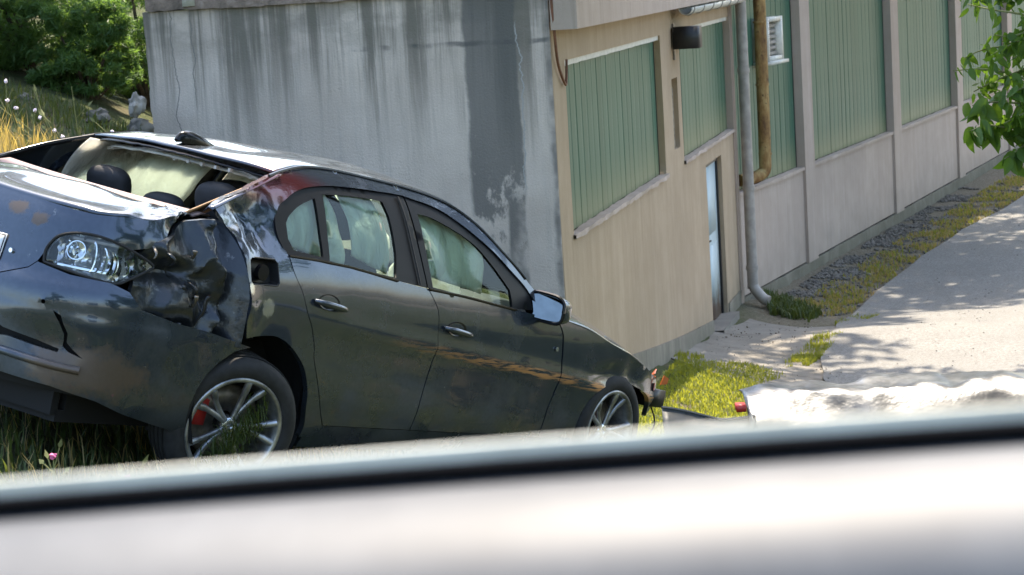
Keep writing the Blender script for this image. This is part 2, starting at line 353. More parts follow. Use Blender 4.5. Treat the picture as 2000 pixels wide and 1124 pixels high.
def panel(name, loops, surf, mat, parent=None, step=.03, inward=(-1, 0, 0), flange=.012, disp=None, smooth=True, crease=0):
    """sheet over a 2D outline (first loop, further loops are holes), mapped to 3D by surf, edges folded inward"""
    loops = [resample(l, step) for l in loops]
    allb = np.array([p for l in loops for p in l]); verts = []; edges = []
    for l in loops:
        k = len(verts); verts += l; edges += [(k+i, k+(i+1) % len(l)) for i in range(len(l))]
    lo, hi = allb.min(0), allb.max(0)
    gx, gy = np.meshgrid(np.arange(lo[0]+step/2, hi[0], step), np.arange(lo[1]+step/2, hi[1], step)); G = np.stack([gx.ravel(), gy.ravel()], 1)
    G = G+rng.uniform(-.12, .12, G.shape)*step
    ok = inpoly(G, loops[0])
    for h in loops[1:]: ok &= ~inpoly(G, h)
    G = G[ok]
    if len(G): 
        keep = np.ones(len(G), bool)
        for i in range(0, len(G), 2000):
            d = np.min(((G[i:i+2000, None]-allb[None])**2).sum(2), 1); keep[i:i+2000] = d > (.55*step)**2
        G = G[keep]
    V2 = [Vector(p) for p in verts]+[Vector(p) for p in G]
    ov, oe, of, *_ = delaunay_2d_cdt(V2, edges, [], 0, 1e-6)
    A = np.array([tuple(v) for v in ov]); T = np.array([f for f in of if len(f) == 3]); cen = A[T].mean(1)
    ok = inpoly(cen, loops[0])
    for h in loops[1:]: ok &= ~inpoly(cen, h)
    T = T[ok]
    P3 = [Vector(surf(float(p[0]), float(p[1]))) for p in A]
    if disp: P3 = [disp(p) for p in P3]
    bm = bmesh.new(); bv = [bm.verts.new(p) for p in P3]
    for t in T:
        try: bm.faces.new([bv[i] for i in t])
        except ValueError: pass
    bmesh.ops.delete(bm, geom=[v for v in bm.verts if not v.link_faces], context='VERTS')
    if crease:
        for e in bm.edges: e.smooth = not (len(e.link_faces) == 2 and e.calc_face_angle(0) > R_(crease))
    bd = [e for e in bm.edges if len(e.link_faces) == 1]
    for e in bd: e.smooth = False
    if flange:
        r = bmesh.ops.extrude_edge_only(bm, edges=bd)
        iv = None if callable(inward) else Vector(inward)
        for v in [g for g in r['geom'] if isinstance(g, bmesh.types.BMVert)]: v.co += (Vector(inward(v.co)) if callable(inward) else iv)*flange
        for e in bd: e.smooth = False
    bmesh.ops.recalc_face_normals(bm, faces=bm.faces)
    me = bpy.data.meshes.new(name); bm.to_mesh(me); bm.free()
    return link(name, me, mat, parent, smooth)
def loft(name, rows, mat, parent=None, close_u=False, smooth=True, thick=0):
    n = len(rows[0]); v = [p for r in rows for p in r]; f = []
    for i in range(len(rows)-1):
        for k in range(n if close_u else n-1): f.append((i*n+k, i*n+(k+1) % n, (i+1)*n+(k+1) % n, (i+1)*n+k))
    o = pyd(name, v, f, mat, parent, smooth)
    if thick:
        md = o.modifiers.new('thickness', 'SOLIDIFY'); md.thickness = thick; md.offset = 0
    return o
def copytree(o, parent=None):
    c = o.copy(); col.objects.link(c); c.parent = parent
    for ch in o.children: copytree(ch, c)
    return c
def pchip(xs, ys):
    xs = np.array(xs, float); ys = np.array(ys, float); h = np.diff(xs); d = np.diff(ys)/h; m_ = np.zeros(len(xs))
    for i in range(1, len(xs)-1):
        if d[i-1]*d[i] > 0: m_[i] = (h[i-1]+h[i])/(h[i-1]/d[i-1]+h[i]/d[i])*1.0
    m_[0], m_[-1] = d[0], d[-1]; xl = xs.tolist(); n = len(xl)
    import bisect
    def f(x):
        if x <= xl[0]: return float(ys[0]+m_[0]*(x-xl[0]))
        if x >= xl[-1]: return float(ys[-1]+m_[-1]*(x-xl[-1]))
        i = min(bisect.bisect_right(xl, x)-1, n-2); t = (x-xl[i])/h[i]
        return float((2*t**3-3*t*t+1)*ys[i]+(t**3-2*t*t+t)*h[i]*m_[i]+(3*t*t-2*t**3)*ys[i+1]+(t**3-t*t)*h[i]*m_[i+1])
    return f

# ------------------------------------------------------------------ car frame (world place of the wreck)
CAR_M = Matrix(((.78084117, .56994026, .25584208), (-.60781252, .78772736, .10024739), (-.14439878, -.2337813, .96150678)))   # columns: right, forward, up
CAR_O = Vector((-1.93726295, 10.23032158, -2.07267763+CAMZ))
def carw(X, Y, Z): return CAR_M @ Vector((Y, X, Z)) + CAR_O

# ------------------------------------------------------------------ terrain (thin-plate through surveyed heights, relative to the camera's height)
ctl = [(-8, -10, -1.5), (8, -10, -1.6), (-6, 0, -1.55), (0, 0, -1.6), (6, 0, -1.7), (-4, 5, -1.75), (0, 5, -1.85), (4, 5, -2.0), (-6, 8, -1.6), (2, 8, -2.25), (5, 8, -2.4),
       (1.2, 9.9, -2.42), (2.3, 10, -2.42), (4, 10, -2.75), (1.1, 13, -3.15), (2.5, 13, -3.4), (5, 13, -3.6), (1.2, 16, -3.7), (3, 16, -4.05), (6, 16, -4.15), (.6, 18, -3.6), (1.0, 20, -3.98),
       (3, 20, -4.4), (7, 20, -4.4), (1.5, 22.5, -4.15), (2.0, 24.5, -4.38), (2.4, 26.5, -4.52), (4, 26, -4.55), (8, 26, -4.57), (3, 28.2, -4.62), (3.9, 30.6, -4.74), (5.3, 34.0, -4.74), (7.2, 38.4, -4.76), (9.2, 43, -4.76), (14, 52, -4.75), (8, 33, -4.7),
       (14, 40, -4.7), (25, 40, -4.5), (30, 20, -4.0), (15, 12, -3.6), (20, 0, -2.5), (-3.0, 18.8, -1.25), (-1.5, 18.4, -2.3), (-3.3, 14.5, -1.1), (-4.5, 12, -1.3), (-3.2, 12, -1.55), (-5, 17, -.75), (-7, 20, -.4),
       (-10, 25, .4), (-12, 15, .2), (-16, 30, 1.5), (-4.5, 21, -.65), (-1.5, 15.5, -2.05), (-.3, 15.3, -2.8), (-3.5, 30, -.4), (-20, 5, -.5), (-12, 5, -1), (-12, -8, -1.3), (0, 80, -4.5), (-30, 70, 3), (40, 80, -4.3), (70, 30, -3.5), (-45, 0, 0),
       (-30, -25, -1), (30, -25, -1.8), (70, -25, -2), (0, 40, -3.5)]
for X, Y, Z in ((-.12, .85, -.10), (0, -.8, -.01), (2.89, .8, -.02), (2.89, -.8, -.02), (1.4, .8, -.06), (1.4, -.8, -.06), (-1.2, .5, -.06), (-1.2, -.5, -.06), (3.6, 0, -.04), (0, 1.6, -.10), (1.5, 1.6, -.10)):
    p = carw(X, Y, Z); ctl.append((p.x, p.y, p.z-CAMZ))
ctl = np.array(ctl)
def _tps(r2): return np.where(r2 > 1e-9, .5*r2*np.log(r2+1e-12), 0)
_n = len(ctl); _K = _tps(((ctl[:, None, :2]-ctl[None, :, :2])**2).sum(2))+np.eye(_n)*.02
_P = np.c_[np.ones(_n), ctl[:, :2]]; _A = np.block([[_K, _P], [_P.T, np.zeros((3, 3))]])
_W = np.linalg.solve(_A, np.r_[ctl[:, 2], 0, 0, 0])
def terr(x, y):
    x = np.atleast_1d(np.asarray(x, float)); y = np.atleast_1d(np.asarray(y, float)); o = np.empty(len(x))
    for i in range(0, len(x), 20000):
        X = np.stack([x[i:i+20000], y[i:i+20000]], 1); k = _tps(((X[:, None]-ctl[None, :, :2])**2).sum(2)); o[i:i+20000] = k @ _W[:_n]+_W[_n]+X @ _W[_n+1:]
    return np.clip(o, -5.0, 6)+CAMZ
def tz(x, y): return float(terr([x], [y])[0])
def axis(*segs):
    o = []
    for a, b_, s in segs: o += list(np.arange(a, b_, s))
    return np.array(o+[segs[-1][1]])
gx = axis((-70, -12, 4), (-12, -5, .5), (-5, 10, .14), (10, 16, .5), (16, 90, 4)); gy = axis((-40, -4, 3), (-4, 6, .5), (6, 32, .14), (32, 50, .4), (50, 110, 4))
XX, YY = np.meshgrid(gx, gy); ZZ = terr(XX.ravel(), YY.ravel()).reshape(XX.shape)
def vnoise(x, y, s, seed=0):
    out = np.zeros(x.size)
    for i, (a, b_) in enumerate(zip(x.ravel(), y.ravel())): out[i] = mnoise.noise(Vector((a*s+seed, b_*s, seed*.7)))
    return out.reshape(x.shape)
flat = np.clip((XX-1.2)/1.5, 0, 1)*np.clip((YY-19)/2, 0, 1)
ZZ = ZZ+(vnoise(XX, YY, 1.1)*.05+vnoise(XX, YY, 4.5, 5)*.03)*(1-.9*flat)
nx, ny = len(gx), len(gy); idx = np.arange(nx*ny).reshape(ny, nx)
F = np.stack([idx[:-1, :-1], idx[:-1, 1:], idx[1:, 1:], idx[1:, :-1]], -1).reshape(-1, 4)
meta(fromnp('ground', np.stack([XX, YY, ZZ], -1).reshape(-1, 3), F, 'soil', smooth=True), kind='structure')

# road and concrete apron, laid on the lower level
rl = [(4.6, 17.0), (3.5, 20.5), (3.25, 23), (3.8, 26.0), (4.9, 30.1), (7.2, 35.5), (9.7, 41), (14.6, 52), (24, 72)]
rr_ = [(30, 70), (20.5, 50), (15.4, 39), (13, 33.5), (11.5, 28), (11, 22), (11, 17)]
def lay(h): return lambda x, y: (x, y, tz(x, y)+h)
rlp = [tuple(p) for p in crspline([(a, b_, 0) for a, b_ in rl], 6)]; rlp = [(p[0]+.10*mnoise.noise(Vector((p[0]*2, p[1]*2, 3))), p[1]) for p in rlp]
meta(panel('road', [rlp+rr_], lay(.035), 'asphalt', None, .45, (0, 0, -1), .12), kind='structure')
apron = [(1.62, 23.2), (2.1, 25.0), (2.45, 26.6), (3.05, 27.9), (3.6, 27.2), (4.1, 27.3), (3.8, 25.8), (3.3, 23.2), (3.6, 20.4), (3.0, 20.2), (2.7, 21.6), (2.35, 22.5)]
meta(panel('concrete_apron', [[(p[0]+.05*math.sin(i*7.1), p[1]) for i, p in enumerate(resample(apron, .25))]], lay(.012), 'cracked_concrete', None, .25, (0, 0, -1), .06), kind='structure')

# ------------------------------------------------------------------ workshop block (end wall and street front)
A = empty('workshop_building', (.44, 18.2, 0), math.atan2(.97257, .2326), label='low workshop block with stained grey concrete end wall and beige plaster street front', cat='building')
def jag(p): return p
wl = [(.003, -.5), (3.46, -.5)]
for k in range(40):
    zz = 2.4+k*(4.22-2.4)/39; wl.append((3.54+.022*mnoise.noise(Vector((zz*3, 1, 0)))+.012*mnoise.noise(Vector((zz*11, 4, 0))), zz))
wl += [(.003, 4.22)]
def endsurf(y, z): return (-.02-.008*mnoise.noise(Vector((y*1.5, z*1.5, 0)))-.003*mnoise.noise(Vector((y*9, z*9, 5))), y, z)
panel('end_wall', [wl], endsurf, 'old_concrete', A, .07, (1, 0, 0), .32)
def chipped(name, x0, x1, y0, y1, z0, z1, mat, parent, amp=.012, step=.09, seed=0):
    """a cast strip along x (or y) with worn, uneven edges"""
    alongx = (x1-x0) >= (y1-y0); L0, L1 = (x0, x1) if alongx else (y0, y1); n = max(3, int((L1-L0)/step)); rows = []
    for i in range(n+1):
        t = L0+(L1-L0)*i/n; e = lambda k: amp*mnoise.noise(Vector((t*4.1, k*7.3+seed, 2)))+amp*.7*mnoise.noise(Vector((t*17, k*3.3, seed)))
        if alongx: rows.append([(t, y0+e(0), z0+e(1)), (t, y0+e(2), z1+e(3)), (t, y1, z1+e(4)), (t, y1, z0+e(5))])
        else: rows.append([(x0+e(0), t, z0+e(1)), (x0+e(2), t, z1+e(3)), (x1, t, z1+e(4)), (x1, t, z0+e(5))])
    o = loft(name, rows, mat, parent, True, False); return o
chipped('coping', -.06, .38, .35, 3.50, 4.222, 4.36, 'coping_concrete', A, .016, .06)
box('vent_stub', -.075, .0, 3.05, 3.16, 4.25, 4.5, 'plastic_white', A, .008)
holesA = dict(w1=[(.50, 2.10), (5.55, 2.10), (5.55, 3.61), (.50, 3.61)], w2=[(6.86, 2.12), (11.30, 2.12), (11.30, 3.62), (6.86, 3.62)],
              slit=[(6.22, 2.32), (6.62, 2.32), (6.62, 3.10), (6.22, 3.10)], door=[(8.54, -.12), (9.90, -.12), (9.90, 1.92), (8.54, 1.92)])
fsurf = lambda x, z: (x, .006*mnoise.noise(Vector((x*.9, z*.9, 7))), z)
panel('front_wall', [[(0, -.7), (11.45, -.7), (11.45, 3.95), (0, 3.95)]]+list(holesA.values()), fsurf, 'plaster_a', A, .16, (0, 1, 0), .11)
panel('plinth', [[(-.02, -.7), (8.48, -.7), (8.48, .03), (6.5, .22), (4.5, .44), (2.2, .72), (-.02, .98)]], lambda x, z: (x, -.022+.012*mnoise.noise(Vector((x*3, z*3, 1))), z), 'plinth', A, .12, (0, 1, 0), .02)
panel('plinth', [[(9.96, -.7), (11.46, -.7), (11.46, -.02), (9.96, .0)]], lambda x, z: (x, -.022+.012*mnoise.noise(Vector((x*3, z*3, 1))), z), 'plinth', A, .12, (0, 1, 0), .02)
box('inner_wall', .05, 11.4, .155, .3, -.6, 3.94, 'cavity', A)
box('return_wall', 11.40, 11.52, .12, 3.4, -.7, 3.95, 'plaster_a', A); box('rear_wall', .31, 11.4, 3.3, 3.45, -.5, 4.04, 'old_concrete', A)
box('roof_slab', .4, 11.4, .31, 3.44, 4.05, 4.2, 'coping_concrete', A)
def fascia_surf(x, z): return (x, -.235, z)
bm = bmesh.new(); add_box(bm, -.03, 11.9, -.235, -.012, 3.885, 4.5); bmo('fascia', bm, 'plaster_b', A, False, .010, 1)
CH = {}
def channel(wd, hgt):
    """one length of channel glass: a shallow flat-fronted trough"""
    k = (round(wd, 3), round(hgt, 2))
    if k not in CH:
        h = wd/2; bm = bmesh.new()
        prof = [(-h, .03), (-h, .004), (-h+.006, 0), (-h*.33, -.0015), (h*.33, -.0015), (h-.006, 0), (h, .004), (h, .03)]
        lo = [bm.verts.new((a, c, 0)) for a, c in prof]; hi = [bm.verts.new((a, c, hgt)) for a, c in prof]
        for i in range(len(prof)-1): bm.faces.new((lo[i], lo[i+1], hi[i+1], hi[i]))
        bm.faces.new(hi); bm.faces.new(lo[::-1]); bm.faces.new((lo[-1], lo[0], hi[0], hi[-1]))
        bmesh.ops.recalc_face_normals(bm, faces=bm.faces); me = bpy.data.meshes.new('glass_channel'); bm.to_mesh(me); bm.free(); me.materials.append(MATS['channel_glass']); CH[k] = me
    return CH[k]
def glazing(parent, x0, x1, z0, z1, y, lintel=True):
    n = int(round((x1-x0)/.255)); wd = (x1-x0)/n
    fr = bmesh.new(); add_box(fr, x0-.0, x1, y+.034, y+.05, z0, z1); add_box(fr, x0, x0+.014, y-.006, y+.034, z0, z1); add_box(fr, x1-.014, x1, y-.006, y+.034, z0, z1)
    win = bmo('window', fr, 'black_trim', parent)
    for i in range(n):
        o = bpy.data.objects.new('glass_channel', channel(wd-.013, z1-z0-.01)); col.objects.link(o); o.parent = win
        o.location = (x0+(i+.5)*wd, y+random.uniform(-.002, .004), z0+.005); o.rotation_euler[2] = random.uniform(-.012, .012)
    if lintel: chipped('lintel', x0-.02, x1, y-.055, y+.02, z1-.05, z1+.004, 'plastic_white', win, .005, .12, 3)
    return win
glazing(A, .50, 5.55, 2.12, 3.61, .075); glazing(A, 6.86, 11.30, 2.14, 3.62, .075)
chipped('window_sill', .46, 5.60, -.03, .07, 2.085, 2.125, 'plaster_b', A, .014, .07, 1); chipped('window_sill', 6.82, 11.34, -.03, .07, 2.105, 2.142, 'plaster_b', A, .014, .07, 2)
box('slit_back', 6.2, 6.64, .10, .13, 2.30, 3.12, 'plinth', A); tube('slit_pipe', [(6.27, .02, 2.33), (6.27, .02, 3.0)], .02, 'steel', A)
dr = box('door', 8.60, 9.84, .075, .115, -.10, 1.86, 'door_paint', A, .004)
bm = bmesh.new()
for q in ((8.54, 8.60, .05, .12, -.12, 1.92), (9.84, 9.90, .05, .12, -.12, 1.92), (8.60, 9.84, .05, .12, 1.86, 1.92)): add_box(bm, *q)
bmo('door_frame', bm, 'black_trim', dr)
bm = bmesh.new(); add_box(bm, 8.66, 8.70, .062, .076, .85, 1.05); add_tube(bm, [(8.68, .07, .97), (8.68, .02, .97), (8.80, .02, .965)], .012, 8); bmo('handle', bm, 'lamp_black', dr, True)
for z0, z1 in ((.15, .85), (1.0, 1.7)): box('door_panel', 8.78, 9.66, .068, .076, z0, z1, 'door_paint', dr, .003)
chipped('door_step', 8.5, 9.95, -.14, .08, -.22, -.10, 'cracked_concrete', A, .02, .08, 5)

# fixtures on the workshop
g = empty('gutter', (.44, 18.2, 0), A.rotation_euler[2], label='short white half-round gutter with brackets under the eave of the beige workshop', cat='gutter')
rows = []
for i in range(2):
    x = (6.35, 11.28)[i]; rows.append([(x, -.17+.075*math.cos(t), 3.865+.075*math.sin(t)) for t in np.linspace(math.pi, 2*math.pi, 10)])
loft('trough', rows, 'plastic_white', g, thick=.006)
for k in range(7): tube('bracket', [(6.5+k*.78, -.17+.082*math.cos(t), 3.865+.082*math.sin(t)) for t in np.linspace(math.pi, 2*math.pi, 10)], .009, 'galv', g, 6)
dp = empty('downpipe', (.44, 18.2, 0), A.rotation_euler[2], label='grey plastic rain pipe with a kicked-out foot, running down the workshop corner', cat='drainpipe')
tube('pipe', crspline([(11.2, -.17, 3.86), (11.2, -.17, 3.5), (11.2, -.17, 1.5), (11.2, -.17, .15), (11.2, -.18, .02), (11.17, -.30, -.13), (11.15, -.38, -.17)], 6), .072, 'galv', dp, 14)
for zz in (.28, 1.35, 2.9): tube('pipe_clip', [(11.2, -.17, zz-.03), (11.2, -.17, zz+.03)], .082, 'galv', dp, 14)
fl = empty('flood_lamp', (.44, 18.2, 0), A.rotation_euler[2], label='small black flood lamp on a bracket between the two green windows', cat='lamp')
bm = bmesh.new(); add_box(bm, 6.30, 6.62, -.30, -.02, 3.42, 3.66); bmo('housing', bm, 'lamp_black', fl, True, .015)
bm = bmesh.new(); add_box(bm, 6.62, 6.78, -.26, -.06, 3.47, 3.60); add_box(bm, 6.78, 6.98, -.22, -.10, 3.50, 3.585); add_box(bm, 6.98, 7.12, -.20, -.12, 3.525, 3.57); bmo('visor', bm, 'lamp_black', fl, True, .008)
box('bracket', 6.40, 6.48, -.02, .0, 3.3, 3.7, 'steel', fl)
cab = tube('cable', crspline([(-.03, -.02, 4.5), (-.03, -.03, 4.1), (.0, -.035, 3.85), (.10, -.03, 3.6), (.34, -.03, 3.42), (.40, -.03, 3.46), (.45, -.03, 3.62)], 6), .012, 'copper_cable', None, 6)
cab.location = (.44, 18.2, 0); cab.rotation_euler[2] = A.rotation_euler[2]; meta(cab, 'loose brown cable hanging down the concrete corner beside the first green window', 'cable')

# ------------------------------------------------------------------ long hall behind, with pillars and channel-glass bays
B = empty('long_hall', (3.10, 29.16, 0), math.atan2(.92078, .39007), label='long grey plastered hall with pillars and tall green glass bays along the road', cat='building')
pil = [(3.38, 3.92), (9.23, 9.80), (14.77, 15.32), (20.4, 20.95)]; bays = [(.02, 3.38), (3.92, 9.23), (9.80, 14.77), (15.32, 20.4), (20.95, 27)]
for x0, x1 in pil:
    bm = bmesh.new(); add_box(bm, x0, x1, 0, .30, -.16, 6.5); bmo('pillar', bm, 'plaster_b', B, False, .012, 1)
for x0, x1 in bays:
    panel('wall_panel', [[(x0+.002, -.14), (x1-.002, -.14), (x1-.002, 1.215), (x0+.002, 1.215)]], lambda x, z: (x, .045+.004*mnoise.noise(Vector((x, z, 3))), z), 'plaster_b', B, .3, (0, 1, 0), .1)
    chipped('window_sill', x0+.003, x1-.003, .012, .14, 1.216, 1.262, 'plaster_b', B, .010, .12, x0)
    glazing(B, x0+.003, x1-.003, 1.265, 4.70, .135, False)
    box('lintel_beam', x0+.003, x1-.003, .06, .3, 4.702, 6.5, 'plaster_b', B)
pr = [(.0, -.85), (27, -.85), (27, -.162)]+[(x, -.162+.02*mnoise.noise(Vector((x*2.2, 0, 0)))) for x in np.linspace(26.5, .5, 50)]+[(.0, -.162)]
panel('plinth', [pr], lambda x, z: (x, .02+.03*mnoise.noise(Vector((x*2.5, z*4, 1)))+.02*mnoise.noise(Vector((x*8, z*9, 2))), z), 'plinth', B, .13, (0, 1, 0), .05)
box('inner_wall', .0, 27, .31, .5, -.8, 6.49, 'cavity', B); box('end_wall', -.13, -.002, .0, 7, -.8, 6.5, 'plaster_b', B)
box('roof_slab', -.3, 27.3, -.25, 7.2, 6.503, 6.8, 'coping_concrete', B)
rp = empty('rusty_flue', (3.10, 29.16, 0), B.rotation_euler[2], label='rusty yellow-brown stove pipe with an elbow, hanging beside the grey rain pipe', cat='pipe')
tube('pipe', [(.72, -.16, 1.55), (.74, -.16, 2.1), (.75, -.16, 2.7), (.76, -.16, 3.3), (.78, -.16, 4.6)], .085, 'rust_pipe', rp, 16)
tube('elbow', crspline([(.72, -.16, 1.70), (.72, -.15, 1.50), (.60, -.05, 1.42), (.38, .10, 1.40)], 6), .083, 'rust_pipe', rp, 16)
for zz in (1.72, 2.66, 3.5): tube('seam', [(.74, -.16, zz-.012), (.74, -.16, zz+.012)], .093, 'rust_pipe', rp, 16)
ac = empty('vent_box', (3.10, 29.16, 0), B.rotation_euler[2], label='small white framed vent box set in the green glass beside the rusty pipe', cat='vent')
bm = bmesh.new()
for q in ((1.34, 1.40, -.10, .13, 2.93, 3.53), (2.0, 2.09, -.10, .13, 2.93, 3.53), (1.40, 2.0, -.10, .13, 3.47, 3.53), (1.40, 2.0, -.10, .13, 2.93, 2.99)): add_box(bm, *q)
bmo('frame', bm, 'plastic_white', ac, True, .006); box('back_plate', 1.40, 2.0, .02, .05, 2.99, 3.47, 'galv', ac)
for k in range(6): box('slat', 1.41, 1.99, -.03, .01, 3.01+k*.076, 3.05+k*.076, 'galv', ac)
box('ledge', 1.30, 2.13, -.16, .12, 2.885, 2.927, 'plastic_white', ac, .006)

# ------------------------------------------------------------------ the wrecked sedan; car coordinates (right, forward, up), origin on the ground under the rear axle
CAR = empty('wrecked_sedan', label='crashed dark grey sedan with crumpled rear corner, nose down on the slope', cat='car')
CAR.matrix_world = Matrix.Translation(CAR_O) @ CAR_M.to_4x4()
_sz = pchip([.10, .15, .25, .40, .55, .70, .80, .90, .97, 1.05, 1.15, 1.25, 1.35, 1.42, 1.46, 1.52], [.80, .83, .875, .905, .915, .915, .913, .893, .868, .825, .768, .710, .640, .57, .515, .40])
_sx = pchip([-1.15, -1.0, -.8, -.5, -.2, .3, 1.0, 1.8, 2.4, 2.9, 3.2, 3.45, 3.7], [-.27, -.15, -.075, -.03, -.012, 0, 0, 0, -.01, -.02, -.06, -.13, -.3])
def S(X, Z):
    y = _sz(Z)+_sx(X); zc = .775-.077*X
    if X > .1: y += .012*max(0, 1-abs(Z-zc)/.07)*min(1, (X-.1)/.4) - .010*max(0, 1-abs(Z-(zc-.16))/.16)*min(1, (X-.1)/.4)
    return y
def side(off=0, sgn=1): return lambda X, Z: (sgn*(S(X, Z)-off), X, Z)
def wav(amp=.004, seed=0):
    def f(p):
        p.x += (1 if p.x > 0 else -1)*amp*(mnoise.noise(Vector((p.y*2.2, p.z*2.6, seed)))+.5*mnoise.noise(Vector((p.y*6, p.z*6, seed+4)))); return p
    return f
dlo_rear = [(.049, 1.025), (.012, 1.092), (.012, 1.165), (.045, 1.22), (.102, 1.263), (.203, 1.313), (.305, 1.342), (.459, 1.365), (.648, 1.377), (.873, 1.384), (1.025, 1.386), (1.096, 1.380), (1.264, 1.362), (1.376, 1.334), (1.487, 1.293), (1.596, 1.244), (1.709, 1.186), (1.818, 1.112), (1.909, 1.051), (1.953, 1.007)]
dlo_bot = [(1.797, .921), (1.345, .954), (1.064, .965), (.823, .983), (.485, 1.014), (.257, 1.024), (.049, 1.025)]
railtop = [(2.20, .905), (2.009, 1.026), (1.882, 1.127), (1.774, 1.199), (1.607, 1.309), (1.404, 1.387), (1.14, 1.421), (.832, 1.433), (.529, 1.438), (.325, 1.425), (.155, 1.39), (.042, 1.357)]
cpil = [(-.148, 1.278), (-.3, 1.212), (-.355, 1.184)]
fold = [(-.300, 1.119), (-.275, 1.037), (-.262, .931), (-.253, .822), (-.251, .72), (-.208, .641)]
rdoor = [(.049, 1.025), (.068, .951), (.116, .877), (.159, .788), (.209, .719), (.255, .632), (.271, .575), (.336, .455), (.402, .34), (.46, .265)]
seam = [(1.064, .965), (1.115, .90), (1.138, .855), (1.156, .722), (1.157, .674), (1.149, .565), (1.134, .445), (1.125, .265)]
fend = [(2.19, .895), (2.235, .84), (2.252, .782), (2.28, .645), (2.269, .519), (2.25, .399), (2.245, .265)]
arch = [(-.208, .641), (-.137, .656), (-.023, .664), (.062, .64), (.145, .591), (.211, .533), (.25, .474), (.279, .413), (.298, .346), (.33, .265), (.335, .20)]
def c2(P, n=4): return [(p.x, p.y) for p in crspline([(a, b_, 0) for a, b_ in P], n)]
def shift(P, dx, dz=0): return [(a+dx, b_+dz) for a, b_ in P]
side_loop = c2(dlo_rear)+[(2.03, .93)]+c2(railtop)+c2(cpil)+c2(fold)[:-1]+c2(arch)+[(.455, .20)]+shift(c2(rdoor), -.004)[::-1][:-1]
def quarter_disp(p):
    X, Z = p.y, p.z
    k = math.exp(-((X+.27)/.09)**2)*max(0, min(1, (Z-.60)/.1))*max(0, min(1, (1.2-Z)/.1))
    p.x += .035*k*(1+.6*mnoise.noise(Vector((Z*7, 0, 1))))                    # the folded ridge stands out
    k2 = math.exp(-(((X+.20)/.22)**2+((Z-1.14)/.11)**2)); p.x -= k2*(.05+.06*abs(mnoise.noise(Vector((X*14, Z*14, 3)))))
    k3 = math.exp(-(((X+.12)/.25)**2+((Z-1.24)/.08)**2)); p.x -= k3*.03*mnoise.noise(Vector((X*9, Z*12, 6))); p.z += k3*.012*mnoise.noise(Vector((X*9, Z*9, 8)))
    return wav(.003, 1)(p)
fuel = [(-.235, .985), (-.215, .996), (-.06, .999), (-.042, .985), (-.040, .90), (-.055, .887), (-.225, .880), (-.243, .895)]
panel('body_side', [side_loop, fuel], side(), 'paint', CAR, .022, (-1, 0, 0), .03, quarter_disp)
left_loop = c2(dlo_rear)+[(2.03, .93)]+c2(railtop)+c2(cpil)+[(-.6, 1.08), (-1.0, .95), (-1.05, .75), (-.5, .66), (-.36, .55), (-.30, .62)]+c2(arch)[3:]+[(.455, .20)]+c2(rdoor)[::-1][:-1]
panel('body_side', [left_loop], side(0, -1), 'paint', CAR, .04, (1, 0, 0), .03)
# fuel filler recess with its lid gone
bm = bmesh.new(); vs = []
for dpt, k in ((.004, 1.0), (.05, .94)):
    cx, cz = -.14, .94; vs.append([bm.verts.new((S(cx+(a-cx)*k, cz+(c-cz)*k)-dpt, cx+(a-cx)*k, cz+(c-cz)*k)) for a, c in fuel])
for i in range(len(fuel)): bm.faces.new((vs[0][i], vs[0][(i+1) % len(fuel)], vs[1][(i+1) % len(fuel)], vs[1][i]))
bm.faces.new(vs[1]); fp = bmo('fuel_recess', bm, 'black_trim', CAR)
tube('fuel_cap', [(.84, -.13, .935), (.865, -.13, .935)], .036, 'gloss_black', fp, 16)
tube('recess_rim', [(S(a, c)+.002, a, c) for a, c in fuel+fuel[:1]], .004, 'black_trim', fp, 6)

def door(name_, lower, frame, panes, hx, hz, sgn=1, st=.03, detail=True):
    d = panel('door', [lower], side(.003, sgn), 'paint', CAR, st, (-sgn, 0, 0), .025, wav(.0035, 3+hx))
    panel('window_frame', [frame]+panes, side(.010, sgn), 'frame_black', d, .03, (-sgn, 0, 0), .018)
    for p in panes: panel('window_pane', [p], side(.018, sgn), 'side_glass', d, .05, (-sgn, 0, 0), 0)
    if detail:
        tube('window_seal', [(sgn*(S(a, c)+.001), a, c) for a, c in (dlo_bot[3:] if hx < 1 else dlo_bot[:3])], .006, 'gloss_black', d, 6)
        pts = [(S(hx+t*.105, hz-t*.012)+.004+.028*math.sqrt(max(0, 1-t**4)), hx+t*.105, hz-t*.012) for t in np.linspace(-1, 1, 15)]
        bm = bmesh.new(); add_tube(bm, [(sgn*a, b_, c) for a, b_, c in pts], [.010+.006*(1-abs(t)**3) for t in np.linspace(-1, 1, 15)], 10); h = bmo('handle', bm, 'paint', d, True, ang=60)
        tube('handle_tip', [(sgn*a, b_, c) for a, b_, c in pts[-3:]], .0125, 'chrome', d, 10)
        bm = bmesh.new()
        ring = [(hx+.075*math.cos(t), hz+.012+.036*math.sin(t)) for t in np.linspace(0, 2*math.pi, 20, endpoint=False)]
        ce = bm.verts.new((sgn*(S(hx, hz)-.02), hx, hz+.01)); rv = [bm.verts.new((sgn*(S(a, c)-.001), a, c)) for a, c in ring]
        for i in range(20): bm.faces.new((rv[i], rv[(i+1) % 20], ce))
        bmo('handle_cup', bm, 'gloss_black', d, True)
    return d
rlow = shift(c2(rdoor), .004)+[(1.12, .265)]+shift(c2(seam), -.004)[::-1]+dlo_bot[3:-1]
rframe = c2(dlo_rear[:11])+[(1.055, 1.385), (1.060, .968)]+dlo_bot[3:-1]
qg = c2([(.084, 1.164), (.116, 1.198), (.192, 1.245), (.274, 1.278), (.334, 1.297)])+[(.301, 1.039), (.098, 1.051), (.076, 1.098)]
